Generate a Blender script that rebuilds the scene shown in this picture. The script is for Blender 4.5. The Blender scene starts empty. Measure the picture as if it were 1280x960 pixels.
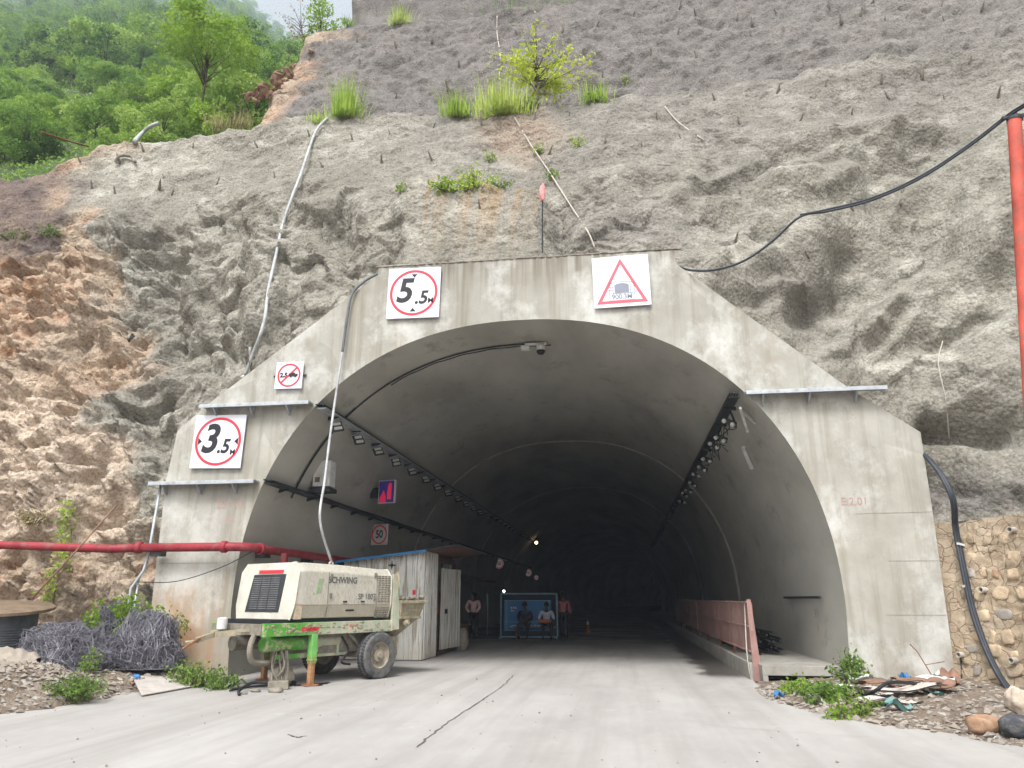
import bpy, math, random
import numpy as np
from mathutils import Vector, Matrix
from mathutils.bvhtree import BVHTree
R = math.radians
random.seed(7); rng = np.random.default_rng(7)
sc = bpy.context.scene
col = sc.collection

# ------------------------------------------------------------------ survey
# pixel -> world helpers (camera: 1.5 m above the road, tunnel axis = +Y)
F = 920.0; PIT = math.atan(268/920); YAW = math.atan(140/958.2); CH = 1.5
FW = np.array((-math.sin(YAW)*math.cos(PIT), math.cos(YAW)*math.cos(PIT), math.sin(PIT)))
RT = np.array((math.cos(YAW), math.sin(YAW), 0.0))
UP = np.array((math.sin(YAW)*math.sin(PIT), -math.cos(YAW)*math.sin(PIT), math.cos(PIT)))
CAM = np.array((0, 0, CH))
def ray(x, y): return FW + RT*((x-640)/F) + UP*((480-y)/F)
def P(x, y, Y):
    d = ray(x, y); return CAM + d*(Y/d[1])
def PX(x, y, X):
    d = ray(x, y); return CAM + d*(X/d[0])
def G(x, y, z=0.0):
    d = ray(x, y); return CAM + d*((z-CH)/d[2])
def proj(p):
    q = p - CAM; w = q@FW
    return 640+F*(q@RT)/w, 480-F*(q@UP)/w
def sst(a, b, x):
    t = np.clip((x-a)/(b-a), 0, 1); return t*t*(3-2*t)

# ------------------------------------------------------------------ noise
_perm = np.random.default_rng(3).permutation(256); _perm = np.concatenate([_perm, _perm, _perm])
_g = np.random.default_rng(4).normal(size=(256, 3)); _g /= np.linalg.norm(_g, axis=1)[:, None]
def perlin(p):
    i = np.floor(p).astype(int); f = p-i; i &= 255; u = f*f*f*(f*(f*6-15)+10)
    def gr(a, b, c):
        h = _perm[_perm[_perm[(i[:, 0]+a) & 255]+((i[:, 1]+b) & 255)]+((i[:, 2]+c) & 255)]
        return ((f-np.array((a, b, c)))*_g[h]).sum(1)
    def L(a, b, t): return a+(b-a)*t
    x0 = L(L(gr(0,0,0), gr(1,0,0), u[:,0]), L(gr(0,1,0), gr(1,1,0), u[:,0]), u[:,1])
    x1 = L(L(gr(0,0,1), gr(1,0,1), u[:,0]), L(gr(0,1,1), gr(1,1,1), u[:,0]), u[:,1])
    return L(x0, x1, u[:,2])*1.5
def fbm(p, o=4):
    s = 0; a = 1
    for k in range(o): s = s+a*perlin(p*(2**k)+k*17.3); a *= .5
    return s
def ridged(p, o=3):
    s = 0; a = 1
    for k in range(o): s = s+a*(1-2*np.abs(perlin(p*(2**k)+k*31.7))); a *= .5
    return s

def facet(p, tilt=1.0, seed=0):
    """blocky rock: every jittered cell carries its own tilted plane"""
    i0 = np.floor(p).astype(int); best = np.full(len(p), 1e9); val = np.zeros(len(p)); sec = np.full(len(p), 1e9)
    for a in (-1, 0, 1):
        for b in (-1, 0, 1):
            for c in (-1, 0, 1):
                q = (i0+np.array((a, b, c))); h = _perm[_perm[_perm[(q[:, 0]+seed) & 255]+(q[:, 1] & 255)]+(q[:, 2] & 255)]
                ctr = q+.5+.42*_g[h]; dv = p-ctr; d2 = (dv*dv).sum(1); hh = _perm[h+7]
                v = (hh/255.-.5)+tilt*(dv*_g[hh]).sum(1); m = d2 < best
                sec = np.where(m, best, np.minimum(sec, d2)); best = np.where(m, d2, best); val = np.where(m, v, val)
    return val, np.sqrt(sec)-np.sqrt(best)

# ------------------------------------------------------------------ materials
class NT:
    def __init__(s, name):
        s.m = bpy.data.materials.new(name); s.m.use_nodes = True; s.t = s.m.node_tree; s.n = s.t.nodes
        s.b = s.n['Principled BSDF']; s.co = s.n.new('ShaderNodeTexCoord').outputs['Object']
    def set(s, sock, v):
        if isinstance(v, bpy.types.NodeSocket): s.t.links.new(v, sock)
        elif isinstance(v, (tuple, list)) and len(v) == 3 and len(sock.default_value) == 4: sock.default_value = (*v, 1)
        else: sock.default_value = v
    def map(s, sc_=(1,1,1), rot=(0,0,0), vec=None):
        n = s.n.new('ShaderNodeMapping'); s.set(n.inputs[0], vec or s.co); n.inputs['Scale'].default_value = sc_; n.inputs['Rotation'].default_value = rot; return n.outputs[0]
    def noise(s, scale, detail=4, rough=.55, vec=None, dist=0):
        n = s.n.new('ShaderNodeTexNoise'); s.set(n.inputs['Vector'], vec or s.co); n.inputs['Scale'].default_value = scale
        n.inputs['Detail'].default_value = detail; n.inputs['Roughness'].default_value = rough; n.inputs['Distortion'].default_value = dist; return n.outputs['Fac']
    def voro(s, scale, feat='F1', vec=None, out='Distance'):
        n = s.n.new('ShaderNodeTexVoronoi'); n.feature = feat; s.set(n.inputs['Vector'], vec or s.co); n.inputs['Scale'].default_value = scale; return n.outputs[out]
    def ramp(s, f, st):
        n = s.n.new('ShaderNodeValToRGB'); s.set(n.inputs[0], f); e = n.color_ramp.elements
        while len(e) < len(st): e.new(.5)
        for k, (p, c) in enumerate(st):
            e[k].position = p; e[k].color = (c, c, c, 1) if isinstance(c, (int, float)) else (*c, 1)
        return n.outputs[0]
    def mix(s, f, a, b, mode='MIX'):
        n = s.n.new('ShaderNodeMix'); n.data_type = 'RGBA'; n.blend_type = mode
        s.set(n.inputs[0], f); s.set(n.inputs[6], a); s.set(n.inputs[7], b); return n.outputs[2]
    def math(s, op, a, b=0.0, clamp=False):
        n = s.n.new('ShaderNodeMath'); n.operation = op; n.use_clamp = clamp; s.set(n.inputs[0], a); s.set(n.inputs[1], b); return n.outputs[0]
    def attr(s, name):
        n = s.n.new('ShaderNodeAttribute'); n.attribute_name = name; return n.outputs['Fac']
    def xyz(s):
        n = s.n.new('ShaderNodeSeparateXYZ'); s.set(n.inputs[0], s.co); return n.outputs
    def rng(s, v, a, b, c=0., d=1.):
        n = s.n.new('ShaderNodeMapRange'); s.set(n.inputs[0], v); n.interpolation_type = 'SMOOTHSTEP'
        for k, x in enumerate((a, b, c, d)): n.inputs[k+1].default_value = x
        return n.outputs[0]
    def fin(s, colr, rough=.8, bump=None, bs=.3, bd=.02, metal=0., spec=.3):
        s.set(s.b.inputs['Base Color'], colr); s.set(s.b.inputs['Roughness'], rough); s.b.inputs['Metallic'].default_value = metal
        s.b.inputs['Specular IOR Level'].default_value = spec
        if bump is not None:
            n = s.n.new('ShaderNodeBump'); s.set(n.inputs['Height'], bump); n.inputs['Strength'].default_value = bs; n.inputs['Distance'].default_value = bd
            s.t.links.new(n.outputs[0], s.b.inputs['Normal'])
        return s.m
def simple(name, c, rough=.6, var=.25, scale=3., metal=0., bump=.15, spec=.3, dirt=None):
    n = NT(name); f = n.noise(scale, 6, .65)
    cc = n.ramp(f, [(.3, tuple(x*(1-var) for x in c)), (.7, tuple(min(1, x*(1+var)) for x in c))])
    if dirt: cc = n.mix(n.ramp(n.noise(scale*2.3, 8, .7), [(.5, 0), (.72, .8)]), cc, dirt)
    return n.fin(cc, rough, n.noise(scale*8, 4), bump, .01, metal, spec)

MAT = {}
def mk():
    # shotcrete / earth
    n = NT('shotcrete')
    big = n.noise(.35, 5, .6); med = n.noise(1.7, 6, .65); fin = n.noise(9, 6, .7)
    light = n.ramp(med, [(.28, (.19, .179, .147)), (.5, (.278, .263, .223)), (.75, (.415, .397, .345))])
    light = n.mix(n.ramp(big, [(.42, 0), (.62, .7)]), light, (.19, .178, .15))
    light = n.mix(n.ramp(n.noise(.9, 7, .65, n.map((1, 1, .7))), [(.54, 0), (.66, .55)]), light, (.15, .138, .112))
    light = n.mix(n.ramp(n.noise(.6, 6, .6, n.map((1, 1, 1.5), (0, .6, 0))), [(.56, 0), (.7, .6)]), light, (.5, .49, .43))
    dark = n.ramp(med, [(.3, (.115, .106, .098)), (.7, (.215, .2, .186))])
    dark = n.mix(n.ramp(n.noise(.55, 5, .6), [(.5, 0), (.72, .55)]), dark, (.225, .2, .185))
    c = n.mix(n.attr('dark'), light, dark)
    em = n.noise(.9, 6, .65, n.map((1, 1, 1.9), (0, .5, 0)))
    earth = n.ramp(em, [(.26, (.15, .09, .06)), (.4, (.29, .17, .1)), (.54, (.42, .325, .24)), (.66, (.38, .23, .145)), (.82, (.5, .41, .32))])
    earth = n.mix(n.ramp(n.noise(.5, 4), [(.42, 0), (.62, .8)]), earth, (.37, .305, .235))
    earth = n.mix(n.attr('tan'), earth, n.ramp(n.noise(2.2, 7, .7), [(.3, (.36, .28, .21)), (.6, (.56, .47, .38))]))
    c = n.mix(n.attr('earth'), c, earth)
    pb = n.mix(n.ramp(n.noise(.8, 4), [(.4, 0), (.6, 1)]), (.12, .095, .088), (.2, .155, .125))
    c = n.mix(n.attr('purple'), c, pb)
    st = n.noise(1.0, 5, .6, n.map((3.2, .0, .04)))
    c = n.mix(n.math('MULTIPLY', n.attr('stain'), n.ramp(st, [(.46, 0), (.66, .75)])), c, (.3, .2, .105))
    c = n.mix(n.ramp(n.noise(17, 4, .75), [(.34, .8), (.52, 0)]), c, n.mix(1., c, (.42, .4, .38), 'MULTIPLY'))
    c = n.mix(n.ramp(n.noise(13, 4, .75), [(.52, 0), (.68, .5)]), c, n.mix(1., c, (1.5, 1.5, 1.5), 'MULTIPLY'))
    h = n.math('ADD', n.math('MULTIPLY', n.noise(5, 6, .7), 1.0), n.math('ADD', n.math('MULTIPLY', n.voro(11), -.6), n.math('MULTIPLY', n.noise(22, 3, .7), .35)))
    MAT['rock'] = n.fin(c, .95, h, .7, .09, spec=.15)
    # portal concrete
    n = NT('portal_concrete'); X, Y, Z = n.xyz()
    c = n.ramp(n.noise(.8, 6, .6), [(.3, (.255, .245, .207)), (.55, (.345, .335, .295)), (.75, (.43, .42, .38))])
    pan = n.ramp(n.voro(.55, 'F1', n.map((1, 1, .55)), 'Color'), [(.2, .84), (.8, 1.08)])
    c = n.mix(1., c, pan, 'MULTIPLY')
    strk = n.noise(1.0, 6, .65, n.map((4.5, 1, .22)))
    c = n.mix(n.ramp(strk, [(.48, 0), (.7, .75)]), c, (.19, .17, .13))
    c = n.mix(n.ramp(n.noise(1.0, 6, .65, n.map((1.6, 1, .3), (0, .25, 0))), [(.54, 0), (.68, .55)]), c, (.3, .265, .2))
    drip = n.math('MULTIPLY', n.rng(Z, 7.6, 8.6), n.ramp(n.noise(1.0, 5, .6, n.map((5, 1, .1))), [(.42, 0), (.62, .85)]))
    c = n.mix(drip, c, (.12, .1, .072))
    rust = n.math('MULTIPLY', n.math('MULTIPLY', n.rng(X, -5.4, -6.7), n.rng(Z, 2.7, .3)), n.ramp(n.noise(1., 5, .6, n.map((2.6, 1, .3))), [(.33, 0), (.56, .95)]))
    c = n.mix(rust, c, (.4, .215, .1))
    c = n.mix(n.math('MULTIPLY', n.rng(Z, .9, .0), n.ramp(n.noise(2.2, 7, .7), [(.4, .2), (.62, .8)])), c, (.25, .205, .155))
    pale = n.ramp(n.noise(.45, 7, .7, n.map((1.3, 1, 1), (0, .4, 0))), [(.5, 0), (.64, .7)])
    c = n.mix(pale, c, (.56, .56, .54))
    c = n.mix(n.ramp(n.noise(6, 8, .75), [(.58, 0), (.72, .55)]), c, (.2, .19, .17))
    c = n.mix(n.ramp(n.noise(1.1, 9, .72, n.map((1, 1, .8))), [(.53, 0), (.62, .4)]), c, (.27, .25, .21))
    MAT['portal'] = n.fin(c, .85, n.math('ADD', n.noise(6, 8, .7), n.math('MULTIPLY', n.noise(1, 3, .5, n.map((10, 1, .3))), .5)), .3, .02, spec=.25)
    # lining
    n = NT('lining_concrete')
    c = n.ramp(n.noise(.6, 6, .6, n.map((1, .35, 1))), [(.3, (.275, .267, .235)), (.55, (.375, .365, .325)), (.75, (.45, .44, .395))])
    c = n.mix(n.ramp(n.noise(1.3, 8, .75, n.map((1, .6, 1))), [(.56, 0), (.72, .65)]), c, (.15, .142, .122))
    c = n.mix(n.ramp(n.noise(2.6, 4, .8, n.map((1, .8, 1))), [(.7, 0), (.76, .8)]), c, (.08, .075, .065))
    c = n.mix(n.ramp(n.noise(.4, 6, .6), [(.55, 0), (.7, .45)]), c, (.42, .41, .37))
    MAT['lining'] = n.fin(c, .75, n.noise(4, 8, .7), .25, .02, spec=.3)
    # road
    n = NT('road_concrete'); X, Y, Z = n.xyz()
    c = n.ramp(n.noise(.5, 8, .68, n.map((1, .45, 1))), [(.3, (.27, .255, .238)), (.5, (.34, .324, .306)), (.72, (.4, .384, .365))])
    c = n.mix(n.ramp(n.noise(.7, 6, .6, n.map((3., .12, 1), (0, 0, R(7)))), [(.46, 0), (.68, .6)]), c, (.25, .238, .22))
    c = n.mix(n.ramp(n.noise(1.4, 8, .75), [(.6, 0), (.75, .5)]), c, (.5, .485, .46))
    c = n.mix(n.ramp(n.noise(14, 6, .75), [(.62, 0), (.75, .6)]), c, (.2, .185, .165))
    c = n.mix(n.ramp(n.noise(.22, 6, .7), [(.52, 0), (.68, .35)]), c, (.26, .24, .21))
    wn = n.noise(.8, 5, .65)
    xw = n.math('ADD', X, n.math('MULTIPLY', wn, 1.3))
    wet = n.math('MULTIPLY', n.rng(xw, 2.05, 2.3), n.math('MULTIPLY', n.rng(Y, 15.6, 16.8), n.rng(n.math('ADD', Y, n.math('MULTIPLY', wn, 8)), 60, 40)))
    wet_shade = n.math('MULTIPLY', n.rng(Y, 21, 31), n.ramp(n.noise(.5, 5), [(.3, .45), (.55, 1)]))  # damp floor tone, strengthened so the colour also carries the tunnel's inner shade
    w = n.math('MAXIMUM', wet, n.math('MULTIPLY', wet_shade, .95))
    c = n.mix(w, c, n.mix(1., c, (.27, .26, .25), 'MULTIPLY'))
    MAT['road'] = n.fin(c, n.math('SUBTRACT', .9, n.math('MULTIPLY', wet, .6)), n.noise(9, 8, .75), .35, .015, spec=.25)
    # dirt
    n = NT('dirt')
    c = n.ramp(n.noise(2.5, 8, .75), [(.28, (.09, .07, .05)), (.5, (.19, .15, .115)), (.72, (.3, .26, .215))])
    c = n.mix(n.ramp(n.voro(14, out='Color'), [(.72, 0), (.78, .7)]), c, (.45, .43, .4))
    MAT['dirt'] = n.fin(c, .95, n.math('ADD', n.noise(7, 8, .75), n.math('MULTIPLY', n.voro(16), -.6)), .8, .06, spec=.15)
    MAT['forest_floor'] = simple('forest_floor', (.05, .075, .025), .95, .4, .4)
    # gravel
    n = NT('pebble'); oi = n.noise(3.1, 2)
    MAT['pebble'] = n.fin(n.ramp(oi, [(.25, (.15, .11, .08)), (.45, (.29, .25, .21)), (.6, (.2, .175, .15)), (.75, (.42, .39, .35))]), .9, n.noise(30, 4), .4, .01)
    # leaves
    def leaf(name, a, b, c3, tr=.35, sc_=.9):
        n = NT(name); o = n.n.new('ShaderNodeObjectInfo'); f = n.math('ADD', n.math('MULTIPLY', n.noise(sc_, 3), .75), n.math('MULTIPLY', o.outputs['Random'], .3))
        cc = n.ramp(f, [(.3, a), (.5, b), (.7, c3)])
        n.fin(cc, .6, spec=.25)
        t = n.n.new('ShaderNodeBsdfTranslucent'); n.t.links.new(cc, t.inputs[0]); mx = n.n.new('ShaderNodeMixShader'); mx.inputs[0].default_value = tr
        n.t.links.new(n.b.outputs[0], mx.inputs[1]); n.t.links.new(t.outputs[0], mx.inputs[2]); n.t.links.new(mx.outputs[0], n.n['Material Output'].inputs[0])
        return n.m
    MAT['leaf_forest'] = leaf('leaf_forest', (.07, .14, .03), (.19, .33, .055), (.37, .5, .12), .45)
    MAT['leaf_light'] = leaf('leaf_light', (.14, .24, .025), (.24, .38, .045), (.36, .5, .08), .45)
    MAT['leaf_lime'] = leaf('leaf_lime', (.3, .42, .03), (.44, .55, .05), (.54, .6, .1), .4, 2.)
    MAT['leaf_grass'] = leaf('leaf_grass', (.2, .33, .035), (.33, .46, .06), (.44, .53, .12), .35, 3.)
    MAT['leaf_dry'] = leaf('leaf_dry', (.2, .16, .07), (.3, .25, .12), (.35, .3, .16), .3, 3.)
    MAT['leaf_weed'] = leaf('leaf_weed', (.075, .14, .025), (.14, .24, .045), (.23, .33, .08), .4, 2.5)
    MAT['bark'] = simple('bark', (.12, .095, .07), .9, .4, 4, bump=.6)
    MAT['steel'] = simple('galvanised_steel', (.36, .385, .41), .5, .2, 4, .35, dirt=(.22, .2, .18))
    MAT['dark_metal'] = simple('dark_metal', (.03, .033, .036), .5, .3, 5)
    MAT['black'] = simple('black_rubber', (.018, .019, .022), .55, .3, 6)
    MAT['cable'] = simple('cable_sheath', (.03, .035, .045), .45, .3, 5)
    MAT['hose'] = simple('grey_hose', (.38, .39, .4), .6, .3, 3, dirt=(.2, .19, .17))
    MAT['hose_dark'] = simple('dark_hose', (.11, .12, .13), .6, .4, 3)
    MAT['rope'] = simple('pale_rope', (.42, .39, .34), .9, .2, 4)
    MAT['white'] = simple('sign_white', (.64, .66, .72), .45, .05, 1.2, bump=.03)
    MAT['old_white'] = simple('old_sign_white', (.6, .52, .5), .5, .1, 2, dirt=(.35, .3, .28))
    MAT['sign_red'] = simple('sign_red', (.62, .035, .055), .45, .1, 2, bump=.02)
    MAT['sign_pink'] = simple('sign_faded_red', (.6, .1, .13), .45, .1, 2, bump=.02)
    MAT['sign_black'] = simple('sign_black', (.018, .018, .022), .5, .2, 2, bump=.02)
    MAT['sign_grey'] = simple('sign_grey', (.2, .215, .27), .5, .1, 2, bump=.02)
    MAT['pipe_red'] = simple('pipe_red', (.24, .024, .034), .55, .3, 1.8, dirt=(.22, .12, .1))
    MAT['pole_red'] = simple('pole_red', (.42, .075, .05), .7, .35, 2.2, dirt=(.2, .12, .09))
    MAT['barrier_red'] = simple('barrier_red', (.27, .155, .135), .75, .3, 1.6, dirt=(.38, .29, .25))
    MAT['rust'] = simple('rust', (.2, .085, .04), .9, .4, 5, dirt=(.33, .2, .1))
    MAT['kerb'] = simple('kerb_concrete', (.3, .285, .255), .85, .2, 2, bump=.4, dirt=(.16, .145, .125))
    n = NT('trailer_white'); X, Y, Z = n.xyz()
    c = n.ramp(n.noise(2.2, 6, .6), [(.3, (.43, .41, .35)), (.7, (.58, .56, .49))])
    dm = n.rng(X, .12, .3)
    sp = n.ramp(n.noise(1, 7, .8, n.map((26, 26, 9))), [(.43, 0), (.6, 1)])
    c = n.mix(n.math('MULTIPLY', n.math('MULTIPLY', sp, n.math('ADD', n.math('MULTIPLY', dm, .85), .12)), .75), c, (.33, .3, .235))
    c = n.mix(n.math('MULTIPLY', n.rng(Z, 1.5, 1.3), n.math('MULTIPLY', dm, .6)), c, (.4, .35, .26))
    c = n.mix(n.ramp(n.noise(5.5, 7, .75), [(.6, 0), (.68, .9)]), c, (.32, .2, .11))
    MAT['trailer_white'] = n.fin(c, .5, n.noise(22, 6, .7), .3, .01)
    n = NT('trailer_green'); X, Y, Z = n.xyz()
    c = n.ramp(n.noise(5, 6, .6), [(.3, (.06, .24, .03)), (.7, (.12, .36, .06))])
    pl = n.mix(n.ramp(n.noise(6, 6), [(.4, 0), (.6, 1)]), (.33, .4, .29), (.47, .45, .36))
    c = n.mix(n.rng(n.math('ADD', X, n.math('MULTIPLY', n.noise(4, 5), 1.2)), .75, 1.7), c, pl)
    c = n.mix(n.ramp(n.noise(7, 7, .7), [(.52, 0), (.6, 1)]), c, (.4, .345, .25))
    c = n.mix(n.ramp(n.noise(4.3, 7, .75), [(.62, 0), (.67, .9)]), c, (.3, .13, .04))
    MAT['trailer_green'] = n.fin(c, .6, n.noise(18, 6, .7), .4, .01)
    n = NT('leg_paint'); X, Y, Z = n.xyz()
    c = n.ramp(n.noise(5, 6, .6), [(.3, (.1, .33, .06)), (.7, (.2, .46, .14))])
    rs = n.ramp(n.noise(9, 6, .7), [(.35, (.2, .08, .04)), (.6, (.42, .24, .12))])
    c = n.mix(n.rng(n.math('ADD', Z, n.math('MULTIPLY', n.noise(9, 5), .35)), .72, .5), c, rs)
    MAT['leg_paint'] = n.fin(c, .7, n.noise(20, 6, .7), .4, .01)
    MAT['hopper'] = simple('hopper_crust', (.3, .265, .185), .85, .3, 6, bump=.7, dirt=(.16, .12, .08))
    MAT['grime'] = simple('grimy_steel', (.2, .18, .145), .8, .4, 6, bump=.5)
    n = NT('tyre_rubber'); 
    c = n.ramp(n.noise(6, 6, .7), [(.35, (.05, .052, .056)), (.65, (.16, .155, .145))])
    MAT['tyre'] = n.fin(c, .85, n.noise(25, 5), .5, .01)
    MAT['tread'] = simple('tread_rubber', (.035, .037, .042), .8, .3, 6, bump=.4)
    MAT['rim'] = simple('rim_steel', (.3, .27, .21), .7, .35, 8, bump=.4, dirt=(.2, .1, .05))
    n = NT('shed_white'); X, Y, Z = n.xyz()
    c = n.ramp(n.noise(2, 6, .6), [(.3, (.5, .5, .46)), (.7, (.66, .66, .63))])
    c = n.mix(n.ramp(n.noise(1., 7, .7, n.map((14, 14, .8))), [(.5, 0), (.6, .85)]), c, (.24, .185, .12))
    c = n.mix(n.math('MULTIPLY', n.rng(Z, .6, 0), .5), c, (.33, .27, .19))
    MAT['shed'] = n.fin(c, .55, n.noise(12, 5), .2, .01)
    MAT['blue'] = simple('blue_paint', (.035, .16, .36), .5, .2, 2)
    MAT['blue_roof'] = simple('blue_roof', (.12, .24, .42), .5, .3, 2, dirt=(.4, .4, .4))
    MAT['board_frame'] = simple('board_frame', (.16, .32, .4), .5, .2, 2)
    MAT['brown_frame'] = simple('brown_frame', (.09, .045, .03), .6, .3, 4)
    MAT['wood'] = simple('weathered_wood', (.18, .13, .085), .9, .35, 5, bump=.5, dirt=(.12, .1, .08))
    MAT['ply'] = simple('grey_board', (.42, .39, .36), .9, .2, 2.5, dirt=(.4, .29, .2))
    MAT['canvas'] = simple('canvas', (.27, .235, .195), .95, .25, 3, bump=.4, dirt=(.2, .17, .14))
    MAT['wire'] = simple('dark_wire', (.17, .165, .185), .55, .4, 3, .3)
    n = NT('mortar'); n.co = n.map((1, 1, 1)); wv = n.n.new('ShaderNodeVectorMath'); wv.operation = 'ADD'; nn_ = n.n.new('ShaderNodeTexNoise'); nn_.inputs['Scale'].default_value = 2.5; sc_n = n.n.new('ShaderNodeVectorMath'); sc_n.operation = 'SCALE'; sc_n.inputs['Scale'].default_value = .35; n.t.links.new(nn_.outputs['Color'], sc_n.inputs[0]); n.t.links.new(n.co, wv.inputs[0]); n.t.links.new(sc_n.outputs[0], wv.inputs[1]); n.t.links.new(n.co, nn_.inputs['Vector']); n.co = wv.outputs[0]; c = n.ramp(n.noise(1.8, 8, .7), [(.3, (.27, .205, .135)), (.5, (.42, .335, .24)), (.72, (.52, .43, .33))])
    c = n.mix(n.ramp(n.voro(4.2, 'DISTANCE_TO_EDGE', n.map((1, 1, 1.3))), [(.0, .4), (.03, 0)]), c, (.2, .145, .09))
    c = n.mix(n.ramp(n.noise(7, 8, .75), [(.55, 0), (.7, .6)]), c, (.27, .2, .13))
    MAT['mortar'] = n.fin(c, .95, n.math('ADD', n.noise(9, 8, .75), n.math('MULTIPLY', n.ramp(n.voro(4.2, 'DISTANCE_TO_EDGE', n.map((1, 1, 1.3))), [(0, 0), (.04, 1)]), .6)), .8, .05, spec=.15)
    MAT['stone_d'] = simple('stone_reddish', (.36, .23, .15), .9, .3, 3, bump=.5)
    MAT['stone_a'] = simple('stone_tan', (.45, .35, .24), .9, .35, 5, bump=.6)
    MAT['stone_b'] = simple('stone_grey', (.27, .245, .21), .9, .35, 3, bump=.5)
    MAT['stone_c'] = simple('stone_pale', (.52, .46, .37), .9, .2, 3, bump=.5)
    MAT['red_rock'] = simple('red_rock', (.25, .155, .105), .95, .35, 3, bump=.6)
    MAT['corner_rust'] = simple('corner_rust', (.46, .38, .28), .8, .2, 9, dirt=(.28, .13, .05))
    MAT['boulder_brown'] = simple('boulder_brown', (.3, .18, .11), .95, .4, 5, bump=.8, dirt=(.36, .28, .2))
    MAT['boulder_cream'] = simple('boulder_cream', (.5, .42, .34), .95, .3, 4, bump=.8, dirt=(.33, .27, .21))
    MAT['boulder_dark'] = simple('boulder_dark', (.06, .063, .07), .9, .4, 5, bump=.8, dirt=(.2, .18, .16))
    MAT['crack_dark'] = simple('crack_dark', (.09, .085, .078), .9, .5, 9)
    MAT['slat_grey'] = simple('slat_grey', (.13, .13, .135), .6, .3, 6)
    MAT['skin'] = simple('skin', (.1, .05, .032), .55, .1, 4, bump=.05)
    MAT['hair'] = simple('hair', (.01, .009, .008), .7, .2, 6)
    for k, c in dict(cloth_pink=(.75, .5, .52), cloth_navy=(.018, .022, .04), cloth_white=(.55, .56, .68), cloth_maroon=(.42, .13, .15), cloth_dark=(.02, .022, .03), cloth_orange=(.45, .14, .04), plastic_orange=(.55, .14, .02)).items():
        MAT[k] = simple(k, c, .85, .15, 5, bump=.2)
    MAT['pvc'] = simple('pvc', (.42, .39, .34), .5, .15, 5)
    MAT['tarp'] = simple('teal_scrap', (.16, .3, .29), .7, .3, 3)
    MAT['scrap_brown'] = simple('scrap_brown', (.2, .115, .08), .8, .4, 4)
    MAT['scrap_white'] = simple('scrap_white', (.5, .5, .48), .8, .25, 4)
    MAT['cloth_flag'] = simple('flag_cloth', (.6, .25, .25), .85, .3, 8)
    MAT['seam'] = simple('seam_concrete', (.27, .26, .23), .9, .3, 6)  # muted tone of the formwork joint lines
    MAT['red_mark'] = simple('red_mark', (.38, .235, .215), .8, .2, 9)
    MAT['grey_mark'] = simple('grey_mark', (.14, .14, .13), .8, .3, 9)
    MAT['glass_lamp'] = simple('lamp_glass', (.4, .4, .37), .3, .1, 6)
    def emit(name, c, s):
        n = NT(name); n.b.inputs['Emission Color'].default_value = (*c, 1); n.b.inputs['Emission Strength'].default_value = s
        n.b.inputs['Base Color'].default_value = (*c, 1); return n.m
    MAT['lamp_warm'] = emit('lamp_warm', (1, .72, .4), 7)
    MAT['lamp_cool'] = emit('lamp_cool', (.85, .95, 1), 5)
    n = NT('sign_panel_added_glow'); n.b.inputs['Base Color'].default_value = (.6, .5, .48, 1); n.b.inputs['Emission Color'].default_value = (.75, .55, .52, 1); n.b.inputs['Emission Strength'].default_value = .075; MAT['sign_panel_added_glow'] = n.m  # faint added emission imitates the brightness of reflective sign sheeting
    MAT['led_red'] = emit('led_red', (.6, .02, .07), .2)
    MAT['led_blue'] = emit('led_blue', (.03, .02, .16), .12)
mk()

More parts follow.
